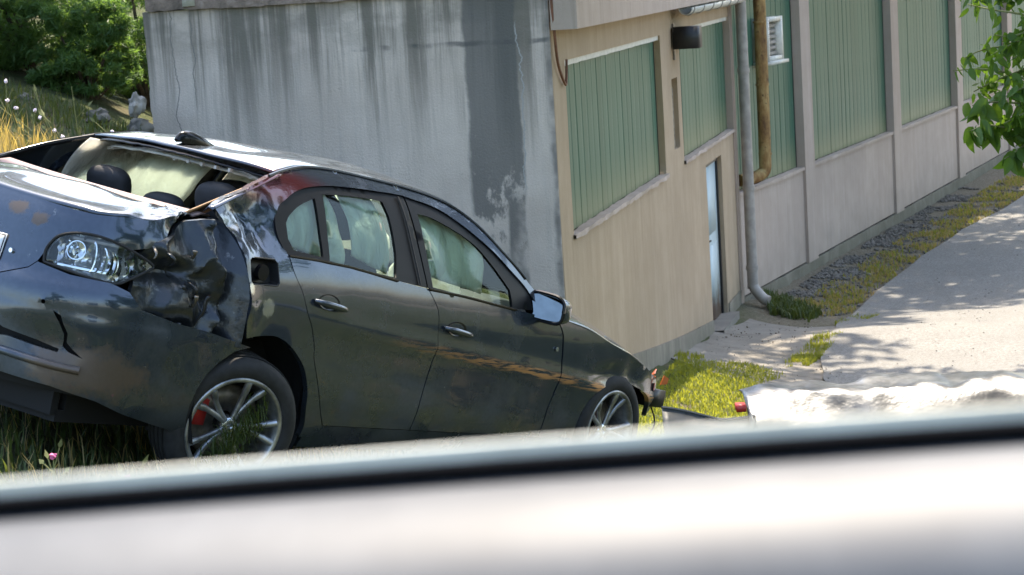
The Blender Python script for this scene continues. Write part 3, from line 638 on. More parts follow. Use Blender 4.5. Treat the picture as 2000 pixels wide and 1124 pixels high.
rg = c2([(.401, 1.32), (.566, 1.333), (.738, 1.339), (.861, 1.338)])+c2([(.879, 1.276), (.877, 1.189), (.864, 1.096), (.825, .995)])+[(.6, 1.008), (.343, 1.026)]
flow = shift(c2(seam), .004)+[(2.24, .265)]+shift(c2(fend), -.004)[::-1]+[(2.06, .905), (1.797, .921), (1.345, .954)]
fframe = [(1.068, 1.383), (1.096, 1.380)]+c2(dlo_rear[11:])+[(1.96, .93), (1.80, .924), (1.345, .957), (1.070, .968)]
fg = c2([(1.126, 1.311), (1.227, 1.305), (1.344, 1.279), (1.46, 1.245), (1.575, 1.196), (1.678, 1.115), (1.777, 1.016)])+[(1.779, .930), (1.344, .958), (1.11, .975)]
rd = door('rear', rlow, rframe, [qg, rg], .305, .832); fd = door('front', flow, fframe, [fg], 1.299, .778)
door('rear', rlow, rframe, [qg, rg], .305, .832, -1, .06, False); door('front', flow, fframe, [fg], 1.299, .778, -1, .06, False)
tube('pillar_trim', [(S(1.0, z)+.0, 1.0, z) for z in np.linspace(.98, 1.375, 8)], .005, 'rubber', rd, 6)
tube('lock', [(S(2.2, .745)+.001, 2.2, .745), (S(2.2, .745)+.006, 2.2, .745)], .012, 'silver', fd, 10)

# front wings, bonnet edge follows the traced slope
fendtop = [(2.19, .908), (2.498, .862), (2.77, .80), (3.112, .722), (3.336, .655), (3.50, .60)]
farch = [(3.42, .40), (3.385, .47), (3.281, .535), (3.068, .59), (2.88, .595), (2.78, .575), (2.661, .515), (2.60, .431), (2.575, .34), (2.575, .265)]
floop = c2(fendtop)+[(3.56, .52)]+c2(farch)+[(2.253, .265)]+shift(c2(fend), .004)[::-1][:-1]
def fend_disp(p):
    k = math.exp(-(((p.y-2.95)/.3)**2+((p.z-.63)/.08)**2)); p.x -= k*.035*(1+mnoise.noise(Vector((p.y*6, p.z*9, 2)))); return wav(.004, 9)(p)
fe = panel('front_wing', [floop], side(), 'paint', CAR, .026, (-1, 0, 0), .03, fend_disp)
panel('front_wing', [floop], side(0, -1), 'paint', CAR, .06, (1, 0, 0), .03)
_fz = pchip([a for a, _ in fendtop], [c for _, c in fendtop])
rows = []
for X in np.linspace(2.22, 3.50, 34):
    zr = _fz(X)+.004; yr = S(X, zr)-.03; bow = .10*(1-((X-2.22)/1.28)); cw = .085*math.sin(math.pi*min(1, (X-2.0)/1.75))
    row = []
    for s in np.linspace(-1, 1, 41):
        z = zr+(cw+.03)*(1-abs(s)**2.6)+.008*math.exp(-((abs(s)-.62)/.10)**2)
        xx = X+(.30*(1-s*s)*(1 if X < 2.6 else 1)*max(0, 1-(X-2.22)/1.28) + .10*(1-s*s)*((X-2.22)/1.28))
        dd = .012*mnoise.noise(Vector((s*3, X*3, 1)))+.02*max(0, X-3.1)*mnoise.noise(Vector((s*6, X*9, 2)))
        row.append((yr*s, xx, z+dd))
    rows.append(row)
loft('bonnet', rows, 'paint', CAR, thick=.012)
bm = bmesh.new(); add_box(bm, -.70, .70, 3.30, 3.42, .22, .60); bmo('radiator_support', bm, 'cavity', CAR, True, .02)
for k in range(9): box('grille_bar', -.5, .5, 3.425, 3.435, .30+k*.03, .312+k*.03, 'steel', CAR)
pts = [(S(3.40, .62)-.02, 3.40, .62), (S(3.5, .6)-.03, 3.50, .585), (.60, 3.60, .53), (.52, 3.64, .50)]
bm = bmesh.new()
for k in range(9):
    a = Vector(pts[0])+Vector((random.uniform(-.06, .04), random.uniform(-.02, .14), random.uniform(-.09, .02))); n_ = Vector((random.gauss(0, 1), random.gauss(0, 1), random.gauss(0, 1))).normalized(); t_ = n_.orthogonal().normalized(); q_ = n_.cross(t_)
    bm.faces.new([bm.verts.new(a+t_*random.uniform(.02, .07)*math.cos(g_)+q_*random.uniform(.02, .06)*math.sin(g_)) for g_ in (0, 1.7, 3.4, 4.9)])
o = bmo('broken_headlight', bm, 'orange_lens', CAR); md = o.modifiers.new('t', 'SOLIDIFY'); md.thickness = .006
bm = bmesh.new(); add_box(bm, .66, .80, 3.40, 3.56, .46, .56); bmo('lamp_housing', bm, 'black_trim', CAR, True, .02)
tube('loose_wire', crspline([(.74, 3.5, .48), (.78, 3.54, .36), (.76, 3.5, .22), (.80, 3.52, .1)], 6), .005, 'rubber', CAR, 6)

# roof, windscreen, rear opening
rt = [(X, Z) for X, Z in railtop]; _rz = pchip([p[0] for p in rt[::-1]], [p[1] for p in rt[::-1]])
_rc = pchip([-.1, .0, .25, .6, 1.0, 1.3, 1.55, 1.8], [1.375, 1.395, 1.438, 1.468, 1.478, 1.465, 1.438, 1.392])
rows = []
for t in np.linspace(0, 1, 40):
    X = .10+t*(1.47-.10); zr = _rz(X); yr = S(X, zr)-.004; Xc = X-.10*(1-t)+.22*t; row = []
    for s in np.linspace(-1, 1, 49):
        q = 1-abs(s)**2.3; z = zr+(_rc(Xc)-zr)*q+.006*(1-abs(s)**8)
        z += .010*mnoise.noise(Vector((s*2.2, X*2.4, 5)))*q
        dent = math.exp(-(((s*yr-.12)/.16)**2+((X-.42)/.20)**2)); z -= .022*dent
        row.append((yr*s, X+(Xc-X)*(1-s*s), z))
    rows.append(row)
roof = loft('roof', rows, 'paint', CAR, thick=.012)
rail_pts = [(S(a, c)-.002, a, c+.003) for a, c in c2(railtop)[6:]]
tube('roof_moulding', rail_pts, .008, 'gloss_black', roof, 6); tube('roof_moulding', [(-a, b_, c) for a, b_, c in rail_pts], .008, 'gloss_black', roof, 6)
rows = []
for t in np.linspace(0, 1, 16):
    X = 1.49+t*(2.16-1.49); zr = _rz(X); yr = S(X, zr)-.03; Xc = 1.70+t*(2.55-1.70); zc = 1.425+t*(.955-1.425)+.03*math.sin(math.pi*t)
    rows.append([(yr*s, X+(Xc-X)*(1-abs(s)**2.2), zr+(zc-zr)*(1-abs(s)**2.2)) for s in np.linspace(-1, 1, 25)])
loft('windscreen', rows, 'clear_glass', CAR)
fin = []
for t in np.linspace(0, 1, 14):
    X = .07+.235*t; h = .058*math.sin(math.pi*(.06+.94*t**.62))**.8 if t < 1 else .003; wd = .042*math.sin(math.pi*(.10+.88*t))**.55; z0 = 1.425+.02*t
    fin.append([(wd*math.cos(a), X-.03*math.sin(a), z0+max(h, .004)*math.sin(a)**.9 if a < math.pi else z0) for a in np.linspace(0, math.pi, 11)])
loft('antenna_fin', fin, 'gloss_black', CAR)
# broken strips left along the rear opening
def ragged(name, P, wd, mat, seed, par=CAR, th=.006):
    pts = crspline(P, 8); rows = []
    for i, p in enumerate(pts):
        q = wd*(1+.7*mnoise.noise(Vector((i*.9, seed, 0)))+.5*mnoise.noise(Vector((i*2.7, seed, 4)))); rows.append([p, p+Vector((0, -.55, -.55))*max(.004, q)+Vector((0, 0, .2*q))])
    return loft(name, rows, mat, par, thick=th)
edge = [(yr_, xr_, zr_) for yr_, xr_, zr_ in [(-.58, .11, 1.378), (-.42, .04, 1.39), (-.15, .0, 1.398), (.13, .0, 1.394), (.37, .05, 1.382), (.575, .11, 1.368)]]
ragged('window_rubber', [(a, b_, c-.012) for a, b_, c in edge], .026, 'gloss_black', 1)
ragged('headliner_edge', [(a*.95, b_+.05, c-.035) for a, b_, c in edge], .03, 'airbag', 5)
for k in range(5): box('trim_clip', .02+k*.09, .035+k*.09, .03, .05, 1.340, 1.356, 'lining', CAR)
tube('window_rubber', crspline([(-.60, .09, 1.372), (-.655, -.15, 1.29), (-.69, -.34, 1.21), (-.66, -.50, 1.165)], 6), .014, 'gloss_black', CAR, 8)
# tan inner pillar board hanging out
rows = []
for t in np.linspace(0, 1, 14):
    a = Vector((.585, .10, 1.355)).lerp(Vector((.655, -.45, 1.145)), t); wdd = .03+.07*math.sin(math.pi*min(1, t*1.1))**.8
    rows.append([a, a+Vector((-.6*wdd, -.1*wdd, -.45*wdd)), a+Vector((-1.3*wdd, -.1*wdd, -1.1*wdd+.006*mnoise.noise(Vector((t*9, 0, 0)))))])
loft('pillar_board', rows, 'tan_trim', CAR, thick=.01)
rows = []
for t in np.linspace(0, 1, 20):
    a = Vector((.615, .12, 1.372)).lerp(Vector((.705, -.38, 1.165)), t); q = .012+.012*abs(mnoise.noise(Vector((t*13, 2, 0))))
    rows.append([a+Vector((.02, 0, .004)), a+Vector((-q, 0, .012)), a+Vector((-q*2, -.01, -.012))])
loft('torn_flange', rows, 'paint', CAR, thick=.004)

# rear end: skin over the rear perimeter (arc position, height)
PLN = [(0, -1.17), (.35, -1.15), (.55, -1.11), (.69, -1.04), (.79, -.92), (.85, -.75), (.885, -.5), (.90, -.2), (.905, .1)]
PLN = [(-a, c) for a, c in PLN[:0:-1]]+PLN; PD = np.array([(p.x, p.y) for p in crspline([(a, c, 0) for a, c in PLN], 20)])
PU = np.r_[0, np.cumsum(np.hypot(*np.diff(PD, axis=0).T))]; PU -= PU[-1]/2
_hz = pchip([.10, .15, .25, .35, .5, .66, .73, .8, .9, 1.0, 1.08, 1.15], [.16, .12, .05, .02, 0, -.014, -.006, .03, .05, .075, .11, .15])
def RS(off=0):
    def f(u, Z):
        e = .02; g = lambda v: (float(np.interp(v, PU, PD[:, 0])), float(np.interp(v, PU, PD[:, 1])))
        (y, x), (y1, x1), (y0, x0) = g(u), g(u+e), g(u-e); ty, tx = y1-y0, x1-x0; n = math.hypot(ty, tx); h = _hz(Z)+off
        return (y-h*tx/n, x+h*ty/n, Z)
    return f
def rin(p): v = Vector((-p.x, -.3-p.y if p.y < -.3 else 0, 0)); return v.normalized() if v.length > 1e-4 else Vector((0, 1, 0))
btr = [(.319, .741), (.451, .792), (.486, .825), (.658, .801), (.849, .798), (.933, .774), (.99, .71), (1.174, .673), (1.363, .652), (1.628, .604)]
flap = [(1.542, .579), (1.468, .526), (1.408, .464), (1.373, .397), (1.362, .325), (1.379, .253), (1.438, .147)]
bbr = [(1.331, .196), (1.227, .214), (1.031, .253), (.876, .297), (.667, .329), (.411, .34)]
bl = [(0, .735)]+btr+flap+bbr+[(0, .338), (-.411, .335), (-.876, .297), (-1.2, .22), (-1.36, .30), (-1.40, .45), (-1.5, .56), (-1.6, .60), (-1.36, .652), (-1.17, .673), (-.93, .774), (-.66, .801), (-.486, .825), (-.451, .792), (-.319, .741)]
crack1 = [(.625, .645), (.66, .632), (.672, .60), (.690, .565), (.684, .53), (.715, .505), (.775, .470), (.700, .490), (.668, .512), (.672, .56), (.655, .60)]
gap1 = [(.28, .565), (.34, .57), (.365, .54), (.40, .528), (.55, .515), (.655, .497), (.655, .480), (.55, .487), (.43, .497), (.38, .492), (.36, .47), (.28, .475)]
def bum_disp(p):
    k = max(0, min(1, (p.x-.55)/.2)); n_ = mnoise.noise(Vector((p.x*3, p.y*3, p.z*4)))+.5*mnoise.noise(Vector((p.x*8, p.y*8, p.z*8)))
    g_ = Vector((p.x*.6, p.y+.3, 0)); g_ = g_.normalized() if g_.length > 0 else g_
    p += g_*(.010*n_*(.4+k))
    k2 = math.exp(-(((p.x-.62)/.16)**2+((p.z-.52)/.08)**2)) if p.y < -.7 else 0; p += Vector((0, .035*k2, -.01*k2))
    st = .012*max(0, 1-abs(p.z-.655)/.025)*(1 if p.y < -.3 else 0); p -= g_*st*.5
    return p
bum = panel('bumper', [bl, crack1, gap1, [(.578+.010*math.cos(t), .672+.010*math.sin(t)) for t in np.linspace(0, 6.28, 12, endpoint=False)]], RS(), 'paint', CAR, .024, rin, .03, bum_disp)
panel('bumper_liner', [[(-1.3, .30), (1.22, .30), (1.25, .62), (.9, .76), (-.9, .76), (-1.25, .62)]], RS(.06), 'cavity', bum, .1, rin, .02)
tube('bumper_strip', [Vector(RS(-.004)(u, .425+.01*math.sin(u*6))) for u in np.linspace(-.6, .78, 40)], .018, 'paint', bum, 8)
# boot lid
tl_ = [(.508, .876), (.524, .92), (.558, .957), (.636, .981), (.744, .986), (.851, .971), (.932, .948)]
lidr = [(1.024, .969), (1.091, 1.009), (1.153, 1.058), (1.189, 1.116)]
lip = [(1.189, 1.116), (1.039, 1.086), (.884, 1.077), (.711, 1.066), (.534, 1.072), (.343, 1.084), (.11, 1.098), (0, 1.10)]
half = [(.319, .746), (.451, .797), (.486, .83)]+c2(tl_)+lidr+c2(lip)[1:-1]
lid_loop = [(0, .74)]+half+[(0, 1.10)]+[(-a, c) for a, c in half[::-1]]
def lid_disp(p):
    if p.x > 0:
        k = max(0, min(1, (p.y+.95)/.3)); p.x -= .05*k*abs(mnoise.noise(Vector((p.y*8, p.z*9, 2)))); p.z += .014*k*mnoise.noise(Vector((p.y*10, 0, 3)))
    p.y += .006*mnoise.noise(Vector((p.x*4, p.z*5, 6))); return p
lid = panel('boot_lid', [lid_loop], RS(-.002), 'paint', CAR, .024, rin, .03, lid_disp)
lip3 = [Vector(RS(-.002)(u, z)) for u, z in c2([(a, c) for a, c in lip], 5)]; lip3 = lip3+[Vector((-p.x, p.y, p.z)) for p in lip3[::-1][1:]]
rows = []; nb = len(lip3)
for i, p in enumerate(lip3):
    p = lid_disp(Vector(p)); s = 1-2*i/(nb-1); q = Vector((.645*s+.0, -.52+.10*s*s, 1.162-.026*s-.01*s*s)); row = []
    for k in range(18):
        t = k/17; r = p.lerp(q, t); r.z += .030*math.sin(math.pi*min(1, t*1.05))**.6*(1-.7*abs(s)**4)+.008*mnoise.noise(Vector((s*3, t*3, 9))); 
        if s > .5: r.z += (s-.5)*.05*mnoise.noise(Vector((s*12, t*6, 1)))
        row.append(r)
    rows.append(row)
loft('lid_top', rows, 'paint', lid, thick=.008)
cowl = [[Vector((.66*s, -.53+.10*s*s, 1.150-.026*s)), Vector((.65*s, -.46+.10*s*s, 1.168-.026*s)), Vector((.64*s, -.40+.10*s*s, 1.160-.026*s))] for s in np.linspace(-1, 1, 30)]
simple('primer_pink', (.20, .145, .145), .55, .2); loft('shelf_edge', cowl, 'primer_pink', CAR, thick=.01)
# licence plate with its last character and a bolt
def rear_quad(name, u0, u1, z0, z1, off, mat, par, n=10):
    rows = [[Vector(RS(off)(u, z)) for z in np.linspace(z0, z1, 4)] for u in np.linspace(u0, u1, n)]; return loft(name, rows, mat, par, thick=.003)
pl_ = rear_quad('licence_plate', -.23, .288, .795, .908, -.008, 'plate_white', lid)
for q in ((-.226, .284, .799, .803), (-.226, .284, .900, .904), (.279, .284, .803, .900), (-.226, -.221, .803, .900)): rear_quad('plate_border', *q, -.011, 'ink', lid, 8)
def stroke(P): tube('plate_character', [Vector(RS(-.0115)(u, z)) for u, z in P], .0065, 'ink', lid, 6)
stroke([(.225+.022*math.cos(a), .868+.018*math.sin(a)) for a in np.linspace(2.6, -.5, 9)]+[(.232, .842), (.205, .818), (.255, .818)])
bm = bmesh.new(); add_tube(bm, [Vector(RS(-.002)(.338, .846)), Vector(RS(-.014)(.338, .846))], .010, 12); bmo('plate_bolt', bm, 'chrome', lid, True)

# tail light: housing bowl, chrome reflectors, clear lens
tail = [(.517, .831), (.508, .876), (.524, .918), (.558, .953), (.636, .976), (.744, .98), (.851, .965), (.946, .938), (1.043, .897), (1.007, .867), (.923, .821), (.866, .798), (.736, .806), (.61, .82)]
tc = c2(tail, 3)
TL = panel('tail_light', [tc], RS(.045), 'lamp_silver', CAR, .03, rin, -.042)
panel('lens', [[(a+(0.0), c) for a, c in tc]], RS(.004), 'lens', TL, .035, rin, 0)
def bowl(u, z, r, d, mat='chrome', ring=1):
    rows = []
    for k in range(7):
        t = k/6; rr0 = r*(1-.85*t**1.2); rows.append([Vector(RS(.012+d*t)(u+rr0*math.cos(a), z+rr0*.82*math.sin(a))) for a in np.linspace(0, 2*math.pi, 22, endpoint=False)])
    o = loft('reflector', rows, mat, TL, True)
    for k in range(ring):
        rr0 = r*(.95-.2*k); tube('reflector_ring', [Vector(RS(.010+.006*k)(u+rr0*math.cos(a), z+rr0*.82*math.sin(a))) for a in np.linspace(0, 2*math.pi, 23)], .0035, 'chrome' if k % 2 == 0 else 'gloss_black', TL, 5)
bowl(.655, .905, .050, .035)
for k in range(7): tube('reflector_rib', [Vector(RS(.014)(.735+k*.028+.022*math.cos(a), .889-k*.004+(.062-k*.005)*math.sin(a))) for a in np.linspace(-1.5, 1.5, 12)], .0055, 'chrome' if k % 2 == 0 else 'gloss_black', TL, 6)
rear_quad('reflector_bar', .56, .84, .826, .842, .012, 'chrome', TL, 14); rear_quad('reflector_bar', .60, .90, .944, .962, .016, 'steel', TL, 14)
bm = bmesh.new()
for k in range(110):
    while True:
        u, z = random.uniform(.53, 1.0), random.uniform(.81, .975)
        if inpoly(np.array([[u, z]]), tc)[0]: break
    s_ = random.uniform(.003, .010); c_ = Vector(RS(random.uniform(.008, .03))(u, z)); n_ = Vector((random.gauss(0, 1), random.gauss(-.6, 1), random.gauss(0, 1))).normalized(); t_ = n_.orthogonal().normalized(); q_ = n_.cross(t_)
    bm.faces.new([bm.verts.new(c_+t_*s_*math.cos(g_)+q_*s_*math.sin(g_)) for g_ in (0, 1.5, 3.1, 4.6)])
meta(bmo('lens_facets', bm, 'chrome', TL), kind='stuff')
bm = bmesh.new(); pts = [Vector(RS(.002)(a, c)) for a, c in tc+tc[:1]]; add_tube(bm, pts, .006, 6); bmo('lamp_gasket', bm, 'rubber', TL, True)

# crushed corner between lamp and fold
def crush(seed, d0, amp):
    def f(X, Z):
        y = S(X, Z); n1 = mnoise.noise(Vector((X*6, Z*5, seed))); n2 = mnoise.noise(Vector((X*15, Z*12, seed+3))); vo = mnoise.voronoi(Vector((X*6.5+.5*n1, Z*4.2, seed)))[0]; vo2 = mnoise.voronoi(Vector((X*15, Z*9, seed+5)))[0]
        ch = math.exp(-((X+.325)/.035)**2); bd = math.exp(-((X+.41+.05*(Z-.8))/.04)**2); bw = math.exp(-(((X+.64)/.17)**2+((Z-.725)/.075)**2))
        d = d0+.06*ch-.05*bd*(1+1.3*n2)+amp*(.70-vo[0]*1.15-.10*vo2[0])*(1-.8*bw)-.05*bw+.10*math.exp(-(((X+.62)/.14)**2+((Z-.88)/.05)**2))
        q = min(1, max(0, (-.25-X)/.11)); d = d*q-.03*(1-q); return (y-d, X+.02*n2*q, Z+.02*n1*q)
    return f
cl = [(-.255, .60), (-.252, .80), (-.262, .931), (-.275, 1.037), (-.30, 1.12), (-.42, 1.13), (-.55, 1.09), (-.68, 1.03), (-.76, .97), (-.80, .90), (-.83, .80), (-.82, .68), (-.72, .60), (-.5, .58)]
panel('crushed_panel', [cl], crush(2, .05, .11), 'bare_paint', CAR, .0105, (-1, 0, 0), .02, crease=24)
panel('inner_skin', [[(-.24, .5), (-.24, 1.14), (-.6, 1.08), (-1.0, .95), (-1.02, .5)]], lambda X, Z: (S(X, Z)-.20, X, Z), 'cavity', CAR, .1, (-1, 0, 0), .02)
for k in range(9):                                                   # torn strips and broken plastic in the crushed corner
    Xs, Zs = random.uniform(-.78, -.30), random.uniform(.66, 1.05); rows = []; a_ = random.uniform(-.5, .5); ln = random.uniform(.06, .16)
    for t in np.linspace(0, 1, 9):
        X_, Z_ = Xs+ln*t*math.sin(a_), Zs-ln*t*math.cos(a_); wd = .012*(1-t)*(1+.8*mnoise.noise(Vector((t*9, k, 0))))+.002
        p = Vector(crush(2, .05, .11)(X_, Z_))+Vector((.012+.03*math.sin(3*t+k), 0, 0)); rows.append([p+Vector((0, -wd, 0)), p+Vector((.006, 0, 0)), p+Vector((0, wd, 0))])
    loft('torn_strip', rows, ('bare_paint', 'black_trim', 'steel')[k % 3], CAR, thick=.003)
bm = bmesh.new(); pts = crspline([(.71, -.66, .99), (.69, -.58, .96), (.68, -.52, .90), (.70, -.50, .84), (.73, -.55, .80)], 14); add_tube(bm, pts, [.034+.006*math.sin(i*1.9) for i in range(len(pts))], 12); bmo('ribbed_hose', bm, 'rubber', CAR, True, ang=60)

# sills, floor tub, liners
for sg in (1, -1): panel('sill', [[(.36, .15), (2.3, .15), (2.5, .24), (2.5, .262), (.36, .262)]], side(.004, sg), 'paint', CAR, .06, (-sg, 0, 0), .04)
bm = bmesh.new()
for q in ((-.60, .60, -.95, 3.35, .17, .22), (-.60, -.56, -.9, 3.3, .22, .60), (.56, .60, -.9, 3.3, .22, .60), (-.6, .6, 2.30, 2.36, .2, .93), (-.6, .6, -.46, -.40, .2, 1.04), (-.6, .6, -.98, -.94, .2, .78), (-.55, .55, 3.2, 3.28, .22, .58)): add_box(bm, *q)
bmo('floor_tub', bm, 'cavity', CAR)
for sg in (1, -1): panel('door_lining', [[(.35, .25), (2.28, .25), (2.20, .90), (1.0, .955), (.08, 1.0), (.12, .85), (.30, .5)]], side(.075, sg), 'cavity', CAR, .12, (-sg, 0, 0), .05)
def liner(X, r, ym=.85):
    rows = [[(y, X+r*math.cos(a), .325+r*math.sin(a)) for y in (.55, .7, ym)] for a in np.linspace(-.5, math.pi+.5, 24)]; loft('wheel_liner', rows, 'cavity', CAR)
    rows = [[(-y, X+r*math.cos(a), .325+r*math.sin(a)) for y in (.55, .7, .85)] for a in np.linspace(-.5, math.pi+.5, 24)]; loft('wheel_liner', rows, 'cavity', CAR)
liner(-.02, .375); liner(2.93, .35, .79)

# wheels
def wheel():
    W = bpy.data.objects.new('wheel', None); col.objects.link(W); W.parent = CAR
    def lathe(name, prof, mat, par, n=56, smooth=True):
        rows = [[(y, r*math.cos(a), r*math.sin(a)) for y, r in prof] for a in np.linspace(0, 2*math.pi, n, endpoint=False)]; rows.append(rows[0]); return loft(name, rows, mat, par, True, smooth)
    ty = lathe('tyre', [(.105, .236), (.118, .250), (.122, .275), (.116, .302), (.100, .318), (.085, .325), (.03, .329), (-.06, .329), (-.10, .318), (-.118, .28), (-.105, .236)], 'rubber', W)
    for k in range(4): tube('tyre_groove', [(.07-.04*k, .3305*math.cos(a), .3305*math.sin(a)) for a in np.linspace(0, 2*math.pi, 49)], .004, 'cavity', W, 5)
    rim = lathe('rim', [(.100, .243), (.113, .241), (.116, .230), (.110, .219), (.06, .210), (-.02, .20), (-.09, .20), (-.10, .235), (-.05, .215), (.04, .222)], 'alloy', W)
    for k in range(5):
        for sg in (-1, 1):
            a = 2*math.pi*k/5+sg*.17; b_ = 2*math.pi*k/5+sg*.07
            pts = [(.060, .035*math.cos(b_), .035*math.sin(b_)), (.066, .09*math.cos((a+b_)/2), .09*math.sin((a+b_)/2)), (.078, .16*math.cos(a), .16*math.sin(a)), (.098, .222*math.cos(a+sg*.05), .222*math.sin(a+sg*.05))]
            bm = bmesh.new(); add_tube(bm, crspline(pts, 4), [.014]*4+[.0135]*5+[.017]*4, 8); bmo('spoke', bm, 'alloy', W, True, ang=60)
    lathe('hub_cap', [(.072, .001), (.072, .030), (.062, .042), (.03, .046)], 'silver', W, 24)
    lathe('brake_disc', [(.0, .05), (.0, .172), (-.02, .172), (-.02, .05)], 'steel', W, 40); lathe('brake_shield', [(-.045, .001), (-.045, .20), (-.055, .20), (-.055, .001)], 'cavity', W, 40)
    bm = bmesh.new(); add_box(bm, -.04, .03, -.185, -.11, -.02, .10); bmo('brake_caliper', bm, 'red_part', W, True, .012)
    return W
w1 = wheel(); w1.location = (.79, -.125, .245); w1.rotation_euler = (0, R_(8), R_(-17))
for loc, rot in (((.775, 2.905, .31), (0, 0, R_(2))), ((-.775, 2.89, .325), (0, 0, math.pi)), ((-.775, 0, .325), (0, 0, math.pi))):
    c = copytree(w1, CAR); c.location = loc; c.rotation_euler = rot
bm = bmesh.new(); add_box(bm, .72, .76, -.47, -.37, .26, .40); bmo('bumper_bracket', bm, 'red_part', CAR, True, .01)
tube('exhaust_pipe', crspline([(.40, -.80, .25), (.42, -.6, .24), (.45, -.2, .22), (.2, .6, .16)], 5), .035, 'steel', CAR, 10)

# mirror
MR = empty('mirror'); MR.parent = CAR
rows = []
for t in np.linspace(0, 1, 12):
    k = (1-t**3.2)**.5*.999+.001; f_ = 2.00+.15*t
    rows.append([(.925+.115*k*(abs(math.cos(a))**.55)*(1 if math.cos(a) > 0 else -1), f_, .957+.072*k*(abs(math.sin(a))**.55)*(1 if math.sin(a) > 0 else -1)-.02*math.cos(a)*.5) for a in np.linspace(0, 2*math.pi, 28, endpoint=False)])
loft('mirror_shell', rows, 'paint', MR, True)
ring = rows[0]; bm = bmesh.new(); vs = [bm.verts.new((.925+(p[0]-.925)*.90, 2.000+(p[2]-.957)*.30+(p[0]-.925)*.30, .957+(p[2]-.957)*.86)) for p in ring]; bm.faces.new(vs); mg = bmo('mirror_glass', bm, 'mirror_tint', MR)
add = bmesh.new(); add_tube(add, [(p[0], 2.002, p[2]) for p in ring+ring[:1]], .010, 6); bmo('mirror_rim', add, 'gloss_black', MR, True)
bm = bmesh.new(); add_box(bm, .81, .90, 1.99, 2.07, .895, .935); bmo('mirror_foot', bm, 'gloss_black', MR, True, .012)

# cabin: seats, head rests, blown air bags, shelf, dashboard
def cushion(name, c, sz, mat, par, tilt=0, pw=3.2, n=14, wr=.004):
    rows = []
    for i in range(n+1):
        ph = -math.pi/2+math.pi*i/n; row = []
        for j in range(2*n):
            th = math.pi*2*j/(2*n); sgp = lambda v, e: math.copysign(abs(v)**e, v); e = 2/pw
            p = Vector((sz[0]*sgp(math.cos(ph), e)*sgp(math.cos(th), e), sz[1]*sgp(math.cos(ph), e)*sgp(math.sin(th), e), sz[2]*sgp(math.sin(ph), e)))
            p *= 1+wr*10*mnoise.noise(Vector((p.x*9+c[0]*5, p.y*9+c[1]*3, p.z*9)))
            p.rotate(Matrix.Rotation(tilt, 3, 'X')); row.append(p+Vector(c))
        rows.append(row)
    return loft(name, rows, mat, par, True)
for c, sz in (((-.40, .06, 1.165), (.135, .055, .085)), ((.0, .05, 1.12), (.125, .05, .06)), ((.33, .06, 1.195), (.13, .055, .09))): cushion('headrest', c, sz, 'seat_fabric', CAR, R_(18), 2.8)
cushion('rear_seat', (0, .12, .80), (.56, .12, .33), 'seat_fabric', CAR, R_(14), 5); cushion('rear_bench', (0, .45, .45), (.56, .32, .12), 'seat_fabric', CAR, 0, 5)
for sx in (-.36, .36):
    cushion('front_seat', (sx, 1.02, .72), (.24, .11, .36), 'seat_fabric', CAR, R_(16), 4); cushion('headrest', (sx, .90, 1.20), (.13, .05, .09), 'seat_fabric', CAR, R_(12), 3)
    cushion('seat_base', (sx, 1.35, .40), (.25, .28, .10), 'seat_fabric', CAR, 0, 5)
def curtain(sg, X0, X1, z0, z1, off, seed, bulge=.05):
    rows = []
    for X in np.linspace(X0, X1, 34):
        row = []; t = (X-X0)/(X1-X0)
        for k in range(15):
            q = k/14; Z = z0+(z1-z0)*q-.06*t*(1-q); puff = bulge*math.sin(math.pi*q)*(.6+.4*abs(math.sin(X*7+seed)))
            f_ = .026*mnoise.noise(Vector((X*9, Z*5, seed)))+.016*mnoise.noise(Vector((X*22, Z*9, seed+2)))
            row.append((sg*(S(X, Z)-off+puff*.6+f_), X, Z))
        rows.append(row)
    loft('airbag', rows, 'airbag', CAR, thick=.012)
curtain(1, .08, .50, 1.075, 1.33, .09, 1, .07); curtain(1, .60, .84, 1.06, 1.35, .08, 2, .08); curtain(1, 1.08, 1.62, 1.03, 1.34, .09, 3, .09)
curtain(-1, .0, .9, .98, 1.36, .10, 4); curtain(-1, 1.05, 1.75, .95, 1.34, .10, 5)
cushion('airbag', (.30, 1.75, .93), (.20, .18, .20), 'airbag', CAR, .4, 2.3, 14, .012); cushion('airbag', (-.33, 1.85, 1.0), (.24, .17, .24), 'airbag', CAR, .2, 2.3, 14, .012)
cushion('dashboard', (0, 2.22, .80), (.68, .22, .14), 'seat_fabric', CAR, 0, 5); box('parcel_shelf', -.58, .58, -.45, .08, .985, 1.0, 'seat_fabric', CAR)
panel('headliner', [[(-.52, .12), (.52, .12), (.52, 1.45), (-.52, 1.45)]], lambda a, X: (a, X, _rc(X)-.035-.05*(a/.52)**2), 'lining', CAR, .1, (0, 0, -1), .01)

# ------------------------------------------------------------------ things torn off the wreck, lying on the bank
def sheet(name, f, nu, nv, mat, parent=None, thick=.006): return loft(name, [[f(i/(nu-1), j/(nv-1)) for j in range(nv)] for i in range(nu)], mat, parent, thick=thick)
DB = empty('torn_off_bumper', (1.7, 9.85, tz(1.7, 9.85)), label='crumpled silver bumper with a red reflector lying beyond the dark window seal', cat='bumper')
z0 = DB.location.z
def bumper_skin(a, t):
    x = -.665+2.2*a; top = 2.405+.012*math.sin(a*9)+.045*a-z0; prof = math.sin(min(1, t*1.15)*math.pi/2)
    y = -.30+.62*t**1.4; z = -.03+(top+.03)*prof-.10*max(0, t-.75)**1.2
    k = mnoise.noise(Vector((a*7, t*3, 1)))+.7*mnoise.voronoi(Vector((a*9, t*2.5, 4)))[0][0]-.3; k2 = .5-mnoise.voronoi(Vector((a*19, t*5, 8)))[0][0]; return (x, y+.09*k+.04*k2, z+.045*k*min(1, a*12)+.02*k2)
